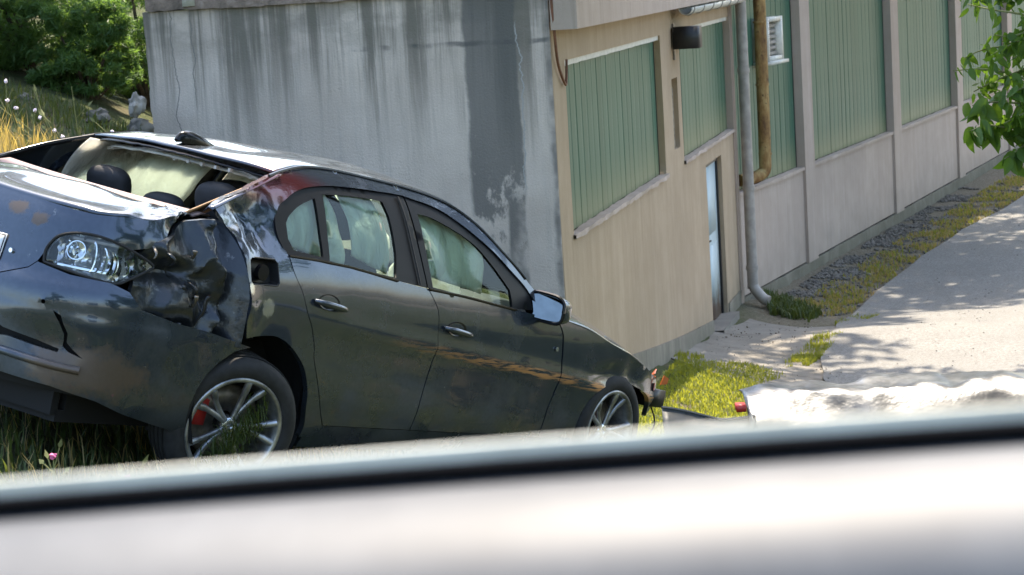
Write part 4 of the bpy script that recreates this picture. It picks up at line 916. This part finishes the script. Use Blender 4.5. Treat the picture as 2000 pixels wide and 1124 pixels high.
sheet('bumper_skin', bumper_skin, 130, 36, 'crumpled_silver', DB)
bm = bmesh.new(); add_box(bm, -.712, -.668, -.02, .06, 2.345-z0, 2.375-z0); bmo('reflector', bm, 'red_part', DB, True, .006)
sheet('end_plate', lambda a, t: (-.672+.006*t, -.30+.62*a, -.03+(2.40-z0)*t*math.sin(math.pi*min(1, a*.6+.4))), 8, 5, 'dark_plastic', DB)
sheet('grey_bracket', lambda a, t: (.50+.7*a, -.38+.03*t, (2.345-z0+.03*a)*t), 8, 4, 'dark_plastic', DB)
UT = empty('plastic_undertray', (.8, 9.5, tz(.8, 9.5)), label='black plastic splash guard lying on the grass in front of the silver bumper', cat='car part')
z1 = UT.location.z
sheet('tray', lambda a, t: (-.16+.42*a, -.06+.28*t+.02*math.sin(a*7), -.02+(2.43-.07*min(1, a*1.6)-z1)*(.35+.65*t)*(1 if t > 0 else .0)), 16, 6, 'dark_plastic', UT)
tube('rolled_edge', [(-.16+.42*a, .22+.02*math.sin(a*7), -.018+(2.43-.07*min(1, a*1.6)-z1)) for a in np.linspace(0, 1, 14)], .008, 'dark_plastic', UT, 6)

# ------------------------------------------------------------------ door of the vehicle the picture is taken from
VD = empty('vehicle_door', (0, .82, CAMZ-1.1), label='out-of-focus silver vehicle door ledge with black window seal in the foreground', cat='vehicle door')
bx_ = np.linspace(-.75, .75, 31)
def dl(x): return (x, .891-.0447*x-.82-.02*x*x, (-.2036+.0250*x-.010*x*x)+1.1)
prof = [(0, -.0045), (-.006, -.0048), (-.02, -.0066), (-.037, -.0115), (-.054, -.019), (-.069, -.029), (-.081, -.042), (-.090, -.065), (-.095, -.12), (-.095, -.25), (-.05, -.5), (-.02, -.75), (.02, -.75), (.05, -.3), (.04, -.05), (.014, -.012)]
loft('door_skin', [[(p[0], p[1]+a, p[2]+c) for a, c in prof] for p in map(dl, bx_)], 'silver_paint', VD, True)
tube('window_seal', [dl(x) for x in bx_], .0043, 'seal_black', VD, 12)
simple('glass_edge', (.74, .72, .62), .35, coat=.3)
loft('glass_edge', [[(p[0], p[1]+.0075, p[2]-.01), (p[0], p[1]+.0075, p[2]+.0088), (p[0], p[1]+.0115, p[2]+.0088), (p[0], p[1]+.0115, p[2]-.01)] for p in map(dl, bx_)], 'glass_edge', VD, True, False)

# ------------------------------------------------------------------ vegetation
def blades(name, P, h, wd, mat, lean=.5, parent=None, **kw):
    """grass blades: P (n,3) roots, h heights; three triangles each"""
    n = len(P); a = rng.uniform(0, 2*np.pi, n); d = np.stack([np.cos(a), np.sin(a), np.zeros(n)], 1); s = np.stack([-np.sin(a), np.cos(a), np.zeros(n)], 1)
    l = rng.uniform(.1, lean, n)[:, None]; h = np.asarray(h)[:, None]; w_ = (wd*rng.uniform(.6, 1.3, n))[:, None]; up = np.array([0, 0, 1.])
    m_ = P+up*h*.55+d*h*l*.35; t = P+up*h*(1-.35*l)+d*h*l
    V = np.stack([P-s*w_, P+s*w_, m_-s*w_*.75, m_+s*w_*.75, t], 1).reshape(-1, 3); b0 = np.arange(n)[:, None]*5
    F = np.concatenate([b0+np.array([[0, 1, 3]]), b0+np.array([[0, 3, 2]]), b0+np.array([[2, 3, 4]])], 0)
    o = fromnp(name, V, F, mat, parent); return meta(o, **kw)
def scatter(poly, n, patch=0, thr=0, seed=0):
    poly = np.array(poly); lo, hi = poly.min(0), poly.max(0); out = []
    while sum(map(len, out)) < n:
        Q = rng.uniform(lo, hi, (n*2, 2)); Q = Q[inpoly(Q, poly)]
        if patch: Q = Q[[mnoise.noise(Vector((q[0]*patch, q[1]*patch, seed)))+.5*mnoise.noise(Vector((q[0]*patch*3, q[1]*patch*3, seed+2))) > thr+.25*random.random() for q in Q]]
        out.append(Q)
        if len(out) > 30: break
    Q = np.concatenate(out)[:n]; return np.c_[Q, terr(Q[:, 0], Q[:, 1])+.0]
GP = [(.62, 16), (.85, 18.6), (1.25, 20.5), (1.55, 22.2), (1.72, 23.2), (2.05, 23.6), (2.55, 23.9), (2.9, 23.2), (2.45, 22.3), (2.8, 21), (3.1, 19.5), (2.6, 16.5), (1.6, 14.5)]
P = scatter(GP, 26000, 1.6, -.6); blades('lawn_grass', P, rng.uniform(.025, .075, len(P)), .006, 'grass', .9, label='sunlit yellow-green grass patch beside the beige workshop wall', kind='stuff', cat='grass')
P = np.concatenate([scatter([(x-.17, y), (x+.17, y), (x+.17+dx, y+dy), (x-.17+dx, y+dy)], n, 1.5, -.2) for x, y, dx, dy, n in ((2.9, 23.6, .4, .9, 700), (3.3, 24.5, .45, 1.4, 800), (4.2, 27.5, .45, 1.1, 300), (1.72, 23.3, .2, .6, 250))])
blades('crack_weeds', P, rng.uniform(.03, .10, len(P)), .006, 'grass', .8, label='line of small weeds growing along the edge of the asphalt', kind='stuff', cat='weeds')
VG = [(3.7, 29.5), (3.9, 28.5), (4.5, 29.0), (4.9, 30.3), (7.2, 35.6), (9.65, 41), (14.5, 52), (13.6, 52.2), (9.15, 42.1), (7.2, 37.5), (5.3, 33.1)]
P = scatter(VG, 9500, 1.9, -.15); k = rng.random(len(P)) < .35
blades('verge_grass', P[k], rng.uniform(.04, .12, k.sum()), .008, 'grass', .9, label='thin green grass verge between the hall and the road', kind='stuff', cat='grass')
blades('dry_verge_grass', P[~k], rng.uniform(.03, .10, (~k).sum()), .008, 'grass_dry', .9, label='dry straw-coloured grass mixed into the road verge', kind='stuff', cat='grass')
P = scatter([(3.35, 28.3), (3.8, 28.0), (4.1, 28.9), (3.75, 29.8), (3.45, 30.0)], 1200, 1.5, -.3); blades('corner_weeds', P, rng.uniform(.06, .2, len(P)), .012, 'grass_dark', .8, label='dark weeds beside the foot of the grey rain pipe', kind='stuff', cat='weeds')
UC = [(-4.2, 6.5), (1.0, 6.5), (1.0, 12), (.6, 14.5), (-1, 14.5), (-4, 12)]
P = scatter(UC, 15000, .9, -.35); k = rng.random(len(P)) < .8
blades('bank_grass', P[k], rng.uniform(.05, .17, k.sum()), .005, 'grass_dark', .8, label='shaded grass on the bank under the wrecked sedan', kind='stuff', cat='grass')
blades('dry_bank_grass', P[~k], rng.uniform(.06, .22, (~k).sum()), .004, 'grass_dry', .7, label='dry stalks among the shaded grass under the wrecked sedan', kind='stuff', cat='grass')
BG = [(-6.5, 12.5), (-2.6, 12.8), (-2.0, 15), (-3.0, 18.6), (-4.2, 19), (-7.5, 19)]
P = scatter(BG, 15000, .8, -.3); k = (P[:, 0] < -2.9-.25*(15.2-P[:, 1])) & (P[:, 1] < 15.4) & (rng.random(len(P)) < .85)
blades('tall_dry_grass', P[k], rng.uniform(.12, .38, k.sum()), .005, 'grass_dry', .6, label='tall sunlit straw-yellow grass behind the wrecked sedan', kind='stuff', cat='grass')
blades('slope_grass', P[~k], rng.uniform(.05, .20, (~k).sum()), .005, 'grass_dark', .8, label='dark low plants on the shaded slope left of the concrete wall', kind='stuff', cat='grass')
# grass caught in the rear wheel
c = carw(-.20, .93, .20); nn = 420; Q = rng.normal(0, 1, (nn, 3))*np.array([.07, .04, .09])+np.array(c); 
for i in range(nn):
    t = rng.uniform(-1, 1); p = carw(-.17+.13*t, .925+.015*rng.normal(), .21+.12*t+.03*rng.normal()); Q[i] = p+Vector(rng.normal(0, .022, 3))
o = blades('caught_grass', Q-np.array([0, 0, .04]), rng.uniform(.04, .12, nn), .003, 'grass_dark', 1.6, label='tuft of torn grass caught in the spokes of the rear wheel', kind='stuff', cat='grass')
# gravel and litter
def pebbles(name, P, smin, smax, mat, **kw):
    n = len(P); base = np.array([(1, 0, 0), (-1, 0, 0), (0, 1, 0), (0, -1, 0), (0, 0, .7), (0, 0, -.7)]); fc = np.array([(0, 2, 4), (2, 1, 4), (1, 3, 4), (3, 0, 4), (2, 0, 5), (1, 2, 5), (3, 1, 5), (0, 3, 5)])
    V = base[None]*rng.uniform(smin, smax, (n, 1, 1))*rng.uniform(.6, 1.3, (n, 6, 1)); a = rng.uniform(0, 6.28, n); c_, s_ = np.cos(a)[:, None], np.sin(a)[:, None]
    V = np.stack([V[:, :, 0]*c_-V[:, :, 1]*s_, V[:, :, 0]*s_+V[:, :, 1]*c_, V[:, :, 2]], 2)+P[:, None, :]
    return meta(fromnp(name, V.reshape(-1, 3), (fc[None]+np.arange(n)[:, None, None]*6).reshape(-1, 3), mat), **kw)
P = np.concatenate([scatter([(3.7, 30.2), (4.4, 30.6), (9.3, 42.2), (8.9, 43)], 3800, 1.2, -.3), scatter(VG, 1500)]); P[:, 2] += .012
pebbles('rubble', P, .012, .04, 'dark_rock', label='grey rubble along the foot of the hall plinth', kind='stuff', cat='rubble')
P = np.concatenate([scatter([(1.9, 22.5), (3.4, 22), (3.9, 27), (2.6, 27.2)], 260), scatter([(3.4, 20), (7, 20), (9, 40), (6, 33)], 500)]); P[:, 2] += .045
pebbles('grit', P, .004, .013, 'rock', label='scattered grit and small stones on the apron and road', kind='stuff', cat='grit')
P = scatter([(2.3, 25.6), (3.0, 27.4), (3.9, 28.4), (3.4, 25.5)], 60); P[:, 2] += .03; pebbles('leaf_litter', P, .006, .016, 'bark', label='dark dead leaves scattered in front of the workshop door', kind='stuff', cat='leaves')

# rocks by the end of the concrete wall
def rock(c, sz, label, seed):
    bm = bmesh.new(); bmesh.ops.create_icosphere(bm, subdivisions=3, radius=1)
    for v in bm.verts:
        n_ = mnoise.noise(v.co*1.3+Vector((seed, 0, 0)))*.45+mnoise.noise(v.co*3.5+Vector((seed, 2, 0)))*.22-.25*mnoise.voronoi(v.co*1.6+Vector((seed, 1, 0)))[0][0]; v.co = Vector((v.co.x*sz[0], v.co.y*sz[1], v.co.z*sz[2]))*(1+n_)
    o = bmo('rock', bm, 'rock' if seed == 1 else 'dark_rock', None, True, ang=28); o.location = c; meta(o, label, 'rock', 'rocks by the wall end')
def gz_(x, y, k): return (x, y, tz(x, y)+k)
rock((-3.07, 18.62, tz(-3.07, 18.62)+.27), (.08, .075, .115), 'pale upright stone leaning on a darker one at the wall end', 1)
rock((-3.04, 18.5, tz(-3.04, 18.5)+.10), (.12, .10, .12), 'broad grey stone under the pale upright one at the wall end', 2)
rock(gz_(-3.38, 18.5, .06), (.12, .10, .08), 'dark flat rock half buried left of the pale stone', 3)
for i, (x, y) in enumerate(((-4.3, 18.3), (-4.55, 18.9), (-4.0, 18.6), (-4.9, 18.2))): rock(gz_(x, y, .03), (.07, .06, .045), 'small dark stone on the shaded soil below the shrubs', 5+i)

# tall weeds and clover heads
def weed(x, y, h, tilt, kind, label, seed):
    random.seed(seed); b0 = Vector((x, y, tz(x, y)-.02)); w_ = empty('tall_weed', b0, 0, label=label, cat='weed', group='tall weeds on the bank')
    tip = Vector((tilt*h, .1*h*random.uniform(-1, 1), h)); pts = crspline([(0, 0, 0), tip*.5+Vector((tilt*.1*h, 0, .04*h)), tip], 5); bm = bmesh.new(); add_tube(bm, pts, [.006*(1-.6*i/10) for i in range(11)], 5)
    for k in range(5):
        p = pts[3+k]; d = Vector((random.uniform(-1, 1), random.uniform(-.5, .5), .9)).normalized()*random.uniform(.05, .13); add_tube(bm, [p, p+d*.6, p+d], .003, 4)
        lf = d.orthogonal().normalized()*.012; bm.faces.new([bm.verts.new(q) for q in (p+d, p+d*1.2+lf, p+d*1.5, p+d*1.2-lf)])
    bmo('stem', bm, 'stem', w_, True)
    if kind:
        for q in [pts[-1]]+([pts[-3]+Vector((.04, 0, .02))] if random.random() < .5 else []):
            bm = bmesh.new(); bmesh.ops.create_icosphere(bm, subdivisions=2, radius=.013, matrix=Matrix.Translation(q))
            for v in bm.verts: v.co = q+(v.co-q)*(1+.4*random.uniform(-1, 1))
            bmo('flower_head', bm, kind, w_)
ws = [(-3.44, 15.4, .5, .0, 'petal'), (-3.30, 15.3, .42, -.25, 'petal'), (-3.05, 15.4, .60, -.35, None), (-2.98, 15.6, .62, -.05, None), (-2.85, 15.5, .45, .25, None), (-2.75, 15.3, .40, .1, 'petal'), (-2.60, 15.2, .38, -.15, None), (-2.48, 15.0, .44, .05, 'petal'), (-3.6, 15.0, .45, .1, 'petal'), (-3.2, 14.8, .40, .2, 'petal'), (-3.1, 15.0, .44, .15, None), (-2.35, 15.1, .5, .2, None), (-2.95, 14.9, .36, -.2, 'petal'), (-3.5, 14.7, .4, -.1, None)]
for i, q in enumerate(ws): weed(*q, ' '.join((['short', 'knee-high', 'tall'][(q[2] > .41)+(q[2] > .49)], 'weed stalk', 'with a pale flower head' if q[4] else 'without a flower', 'leaning away from the wall' if q[3] < -.12 else 'leaning towards the wall' if q[3] > .12 else 'standing upright', 'behind the sedan')), i)
for i, (X, Y, h) in enumerate(((-1.25, .98, .20), (-1.05, 1.2, .17), (-.75, 1.3, .13))):
    p = carw(X, Y, 0); weed(p.x, p.y, h, .05, 'petal_pink', 'pink clover head in the grass under the rear bumper', 40+i)
random.seed(11)

def leafcloud(name, clumps, n, size, mat, parent, up=.3, wid=.42, **kw):
    C = np.array([c[:3] for c in clumps]); Rr = np.array([c[3:6] for c in clumps]); vol = Rr.prod(1); k = rng.choice(len(C), n, p=vol/vol.sum())
    d = rng.normal(0, 1, (n, 3)); d /= np.linalg.norm(d, axis=1)[:, None]; p = C[k]+d*Rr[k]*(rng.random((n, 1))**.45)
    nz = rng.normal(0, 1, (n, 3)); nz[:, 2] += up; nz /= np.linalg.norm(nz, axis=1)[:, None]; t = np.cross(nz, rng.normal(0, 1, (n, 3))); t /= np.linalg.norm(t, axis=1)[:, None]+1e-9; q = np.cross(nz, t)
    s = (size*rng.uniform(.6, 1.3, n))[:, None]; V = np.stack([p-t*s, p+q*s*wid-nz*s*.1, p+t*s, p-q*s*wid-nz*s*.1], 1).reshape(-1, 3); F = np.arange(n*4).reshape(n, 4)
    return meta(fromnp(name, V, F, mat, parent), **kw)
def tree(label, x, y, h, crown, n, size, mat='leaf', group=None, name='tree', rad=.16):
    z = tz(x, y)-.1; T = empty(name, (x, y, z), 0, label=label, cat='tree', group=group); bm = bmesh.new(); cc = np.array([c[:3] for c in crown]).mean(0)
    add_tube(bm, crspline([(0, 0, 0), (.05*h*.3, .03*h*.3, h*.3), tuple(cc*np.array([.5, .5, .75])), tuple(cc)], 5), [rad*(1-.8*i/15) for i in range(16)], 10)
    for c in crown:
        a = Vector(tuple(cc*np.array([.4, .4, .55]))); add_tube(bm, crspline([a, a.lerp(Vector(c[:3]), .5)+Vector((0, 0, .15*h*.2)), c[:3]], 4), [rad*.45*(1-.8*i/8) for i in range(9)], 6)
    bmo('trunk', bm, 'bark', T, True, ang=60); leafcloud('crown', crown, n, size, mat, T, kind='stuff'); return T
def clump(cx, cy, cz, r, n, sp, flat=.75): return [(cx+random.gauss(0, sp), cy+random.gauss(0, sp), cz+random.gauss(0, sp*flat), r*random.uniform(.6, 1.2), r*random.uniform(.6, 1.2), r*random.uniform(.45, .9)) for _ in range(n)]
# shrubs above the slope on the left
for i, (x, y, h, w_, lab) in enumerate(((-5.5, 20.2, 1.5, .8, 'feathery green shrub catching the sun at the top of the bank'), (-4.3, 20.6, 1.4, .75, 'dark feathery shrub nearest the end of the concrete wall'), (-3.5, 22.0, 1.9, .75, 'taller dark shrub half hidden behind the concrete wall'), (-6.6, 19.8, 1.8, .8, 'large feathery shrub at the far end of the bank'), (-4.9, 22.4, 2.6, .95, 'tall green shrub standing behind the other shrubs'), (-3.75, 20.2, .9, .5, 'low round shrub at the foot of the taller ones by the wall'), (-5.0, 19.6, .8, .55, 'low spreading shrub in front of the sunlit one'))):
    z = tz(x, y)-.05; T = empty('shrub', (x, y, z), 0, label=lab, cat='shrub', group='shrubs on the bank'); bm = bmesh.new(); cl_ = []
    for _ in range(90):
        a_ = random.uniform(0, 6.28); r_ = w_*math.sqrt(random.random()); zz_ = random.uniform(.12, h)
        cl_.append((r_*math.cos(a_), r_*math.sin(a_), zz_, w_*random.uniform(.08, .34), w_*random.uniform(.08, .34), w_*random.uniform(.05, .22)))
    for c in cl_[:10]: add_tube(bm, [(0, 0, 0), (c[0]*.4, c[1]*.4, c[2]*.5), c[:3]], [.03, .02, .006], 5)
    bmo('stems', bm, 'bark', T, True); leafcloud('crown', cl_, 22000, .042, 'leaf_conifer', T, .5, .16, kind='stuff')
tree('unseen shade tree added behind the shrubs on the bank', -5.6, 24.5, 8, clump(2.2, -3.4, 6.3, 1.0, 14, 1.0, .5), 7500, .12, 'leaf_dark', 'trees round the yard')  # out of view, added to shade the rocks and the slope
for x, y, cx, cy, lab in ((-4.0, 37, 9.6, -2.2, 'unseen shade tree added behind the near bay of the hall'), (-2.5, 43, 10, -2.5, 'unseen shade tree added behind the middle bays of the hall'), (0, 49, 10, -3, 'unseen shade tree added behind the far end of the hall')):
    tree(lab, x, y, 12, clump(cx, cy, 11.0, 1.5, 16, 1.8, .5), 4200, .24, 'leaf_dark', 'shade trees added behind the hall', rad=.3)  # crowns added above the frame as shade casters for the road
T = tree('bright leafy tree whose low branch hangs at the left above the bank', -6.4, 17.2, 6, [(1.75, .4, .62, .22, .25, .28), (1.55, .3, .9, .3, .3, .25), (.9, .2, 1.6, .7, .7, .5), (.2, -.1, 3.2, 1.2, 1.2, .8), (-.4, .3, 4.5, 1.3, 1.3, .9)], 9000, .05)
# the tree at the right whose compound leaves hang into view
TR = empty('walnut_tree', (5.0, 10.2, tz(5.0, 10.2)-.1), 0, label='backlit green tree hanging its long leaves over the road', cat='tree'); tzr = TR.location.z
def loc_(p): return Vector((p[0]-5.0, p[1]-10.2, p[2]-tzr))
bm = bmesh.new(); add_tube(bm, crspline([(0, 0, 0), (-.1, 0, 1.5), (.1, .1, 3.2), (0, .2, 5.5)], 5), [.17*(1-.7*i/15) for i in range(16)], 12)
for e in ((2.75, 9.5, 4.2), (2.7, 9.4, 3.75), (2.8, 9.3, 4.9), (6.5, 11, 6), (4, 12, 6.5), (2.6, 11.4, 9.0), (.8, 10.6, 9.4), (-1.2, 10.2, 9.6), (0, 8.6, 9.2)): add_tube(bm, crspline([(-.05, .05, 2.0), Vector((-.05, .05, 2.4)).lerp(loc_(e), .6)+Vector((0, 0, .2)), loc_(e)], 5), [.05*(1-.75*i/10) for i in range(11)], 7)
bmo('trunk', bm, 'bark', TR, True, ang=60)
bm = bmesh.new(); prof_ = [(0, .0), (.12, .17), (.3, .24), (.5, .22), (.75, .13), (1, 0)]
L_ = [bm.verts.new((0, 0, -t)) for t, _ in prof_]
for sg in (1, -1):
    O_ = [bm.verts.new((sg*w2, -.06*(1 if w2 else 0)-.12*t*t*.3, -t)) for t, w2 in prof_[1:-1]]
    for i in range(len(prof_)-1):
        a, b_ = L_[i], L_[i+1]; c_ = ([None]+O_+[None]); q = [v for v in (a, c_[i], c_[i+1], b_) if v]; bm.faces.new(q if sg > 0 else q[::-1])
LEAF = bpy.data.meshes.new('leaf'); bm.to_mesh(LEAF); bm.free(); LEAF.materials.append(MATS['leaf']); LEAF.polygons.foreach_set('use_smooth', [True]*len(LEAF.polygons))
twigs = [[(2.75, 9.4, 3.70), (2.36, 9.4, 3.74), (2.21, 9.4, 3.82), (2.06, 9.4, 3.86), (1.93, 9.4, 3.86)], [(2.75, 9.3, 4.1), (2.37, 9.3, 4.01), (2.22, 9.3, 4.08), (2.09, 9.3, 4.11), (1.98, 9.3, 4.14)],
         [(2.75, 9.5, 3.7), (2.36, 9.5, 3.72), (2.23, 9.5, 3.70), (2.12, 9.5, 3.71), (2.03, 9.5, 3.70)], [(2.75, 9.4, 3.75), (2.34, 9.4, 3.63), (2.2, 9.4, 3.60), (2.07, 9.4, 3.62), (2.0, 9.4, 3.60)],
         [(2.75, 9.4, 3.75), (2.36, 9.4, 3.60), (2.25, 9.4, 3.54), (2.19, 9.4, 3.50), (2.14, 9.4, 3.47)], [(2.75, 9.6, 4.2), (2.27, 9.6, 4.30), (2.03, 9.6, 4.29), (1.87, 9.6, 4.26), (1.80, 9.6, 4.21)],
         [(2.75, 9.6, 3.85), (2.37, 9.6, 3.92), (2.21, 9.6, 3.94), (2.1, 9.6, 3.93), (2.02, 9.6, 3.90)], [(2.75, 9.5, 4.15), (2.45, 9.5, 4.12), (2.30, 9.5, 4.02), (2.20, 9.45, 3.99), (2.12, 9.45, 4.0)],
         [(2.75, 9.3, 3.9), (2.42, 9.3, 3.86), (2.30, 9.3, 3.80), (2.24, 9.3, 3.78), (2.17, 9.3, 3.74)], [(2.75, 9.6, 4.3), (2.4, 9.6, 4.25), (2.25, 9.6, 4.2), (2.15, 9.6, 4.16), (2.07, 9.6, 4.14)],
         [(2.75, 9.2, 3.8), (2.5, 9.2, 3.7), (2.38, 9.2, 3.62), (2.3, 9.2, 3.52), (2.26, 9.2, 3.45)]]
loose = []
for _ in range(16):
    x_, z_, y_ = random.uniform(2.12, 2.42), random.uniform(3.62, 4.32), random.uniform(9.2, 9.9); twigs.append([(2.75, 9.5, 4.2) if z_ > 3.97 else (2.7, 9.4, 3.75), (x_+.26, y_, z_+.05), (x_+.13, y_, z_+.03), (x_+.04, y_, z_), (x_-.05, y_, z_-.04)])
for j, tw in enumerate(twigs):
    pts = crspline([loc_(p) for p in tw], 6); bm = bmesh.new(); add_tube(bm, pts, [.008*(1-.7*i/(len(pts)-1)) for i in range(len(pts))], 5); TW = bmo('twig', bm, 'stem', TR, True)
    big = j in (2, 3, 4, 10)
    for i in range(5, len(pts)):
        for s in (0, 1, 2)[:(2 if big else 3)]:
            if random.random() < (.12 if j > 10 else .30 if big else .55): continue
            o = bpy.data.objects.new('leaf', LEAF)
            if j <= 10: col.objects.link(o); o.parent = TW
            else: loose.append(o)
            o.location = pts[i]+Vector((random.uniform(-.02, .02), random.uniform(-.05, .05), random.uniform(-.02, .03)))
            L0 = random.uniform(.075, .125) if big else random.uniform(.045, .075); o.scale = (L0*random.uniform(.85, 1.15),)*2+(L0,)
            o.rotation_euler = (random.gauss(0, .55), (1 if s else -1)*random.uniform(.1, .8)+random.gauss(0, .2), random.uniform(0, 6.28))
random.seed(3)
bm = bmesh.new()
for o in loose:
    k = len(bm.verts); bm.from_mesh(LEAF); bm.verts.ensure_lookup_table(); o.rotation_mode = 'XYZ'
    mt_ = Matrix.LocRotScale(o.location, o.rotation_euler, o.scale)
    bmesh.ops.transform(bm, matrix=mt_, verts=bm.verts[k:])
meta(bmo('foliage', bm, 'leaf', TR, True), kind='stuff')
for o in loose: bpy.data.objects.remove(o)
leafcloud('crown', [tuple(loc_((2.75, 9.8, 4.75)))+(.5, .5, .35), tuple(loc_((4.0, 10.5, 6.2)))+(1.2, 1.2, .9), tuple(loc_((5.5, 10, 6.8)))+(1.4, 1.4, 1.0), tuple(loc_((5.2, 11.5, 5.4)))+(1.1, 1.1, .8), tuple(loc_((2.6, 11.4, 9.2)))+(1.6, 1.3, .8), tuple(loc_((.8, 10.6, 9.6)))+(1.7, 1.5, .8), tuple(loc_((-1.2, 10.2, 9.8)))+(1.5, 1.5, .8), tuple(loc_((3.6, 9.8, 8.4)))+(1.6, 1.4, .8), tuple(loc_((1.4, 12.6, 9.6)))+(1.4, 1.2, .7), tuple(loc_((0, 8.6, 9.4)))+(1.6, 1.3, .7)], 13000, .11, 'leaf', TR, kind='stuff')  # high clumps added unseen over the car to shade the near bank
tree('unseen tree added on the slope to shade ground mirrored in the sedan', 8.6, 14.6, 9, clump(-3.2, 2.6, 8.2, 1.3, 22, 1.5, .4), 17000, .14, 'leaf_dark', 'trees round the yard', rad=.2)  # added out of view, darkens the ground that the doors mirror
# trees round about: most added unseen, to shade the road and darken paint reflections
tree('tall sparse tree rising behind the beige workshop roof', -.8, 28.2, 9, clump(5.9, -1.3, 8.3, .7, 14, 1.1, .25), 2600, .13, 'leaf', 'trees round the yard')
tree('tall tree standing beyond the bank left of the wall', -7.4, 16.2, 9, clump(2.2, 2.2, 7.0, .7, 8, .8, .5), 2000, .12, 'leaf', 'trees round the yard')
for i, (x, y, h, lab) in enumerate(((12.2, 34, 11, 'unseen shade tree added beyond the road near the apron'), (17.5, 36, 10, 'unseen shade tree added beyond the road along the hall'), (20, 47, 11, 'unseen shade tree added where the road leaves the hall'), (11.5, 4, 9, 'unseen tree added on the right for reflections'))):
    tree(lab, x, y, h, clump(-1.5, 0, h*.72, 1.6, 12, 1.6), 6000, .20, 'leaf_dark', 'trees round the yard', rad=.22)  # added out of view for road shade, the last for reflections
for i, (x, y, h, lab) in enumerate(((-12, -9, 10, 'unseen dense tree added for reflections, farthest to the west'), (12, -8, 10, 'unseen dense tree added for reflections behind the camera on the right'), (18, -3, 10, 'unseen dense tree added for reflections, farthest to the right'))):
    tree(lab, x, y, h, clump(0, 0, h*.48, 1.7, 18, 1.8, 1.1), 7000, .24, 'leaf_dark', 'trees added for reflections', rad=.25)  # added behind the camera as dark shapes for the paint to mirror
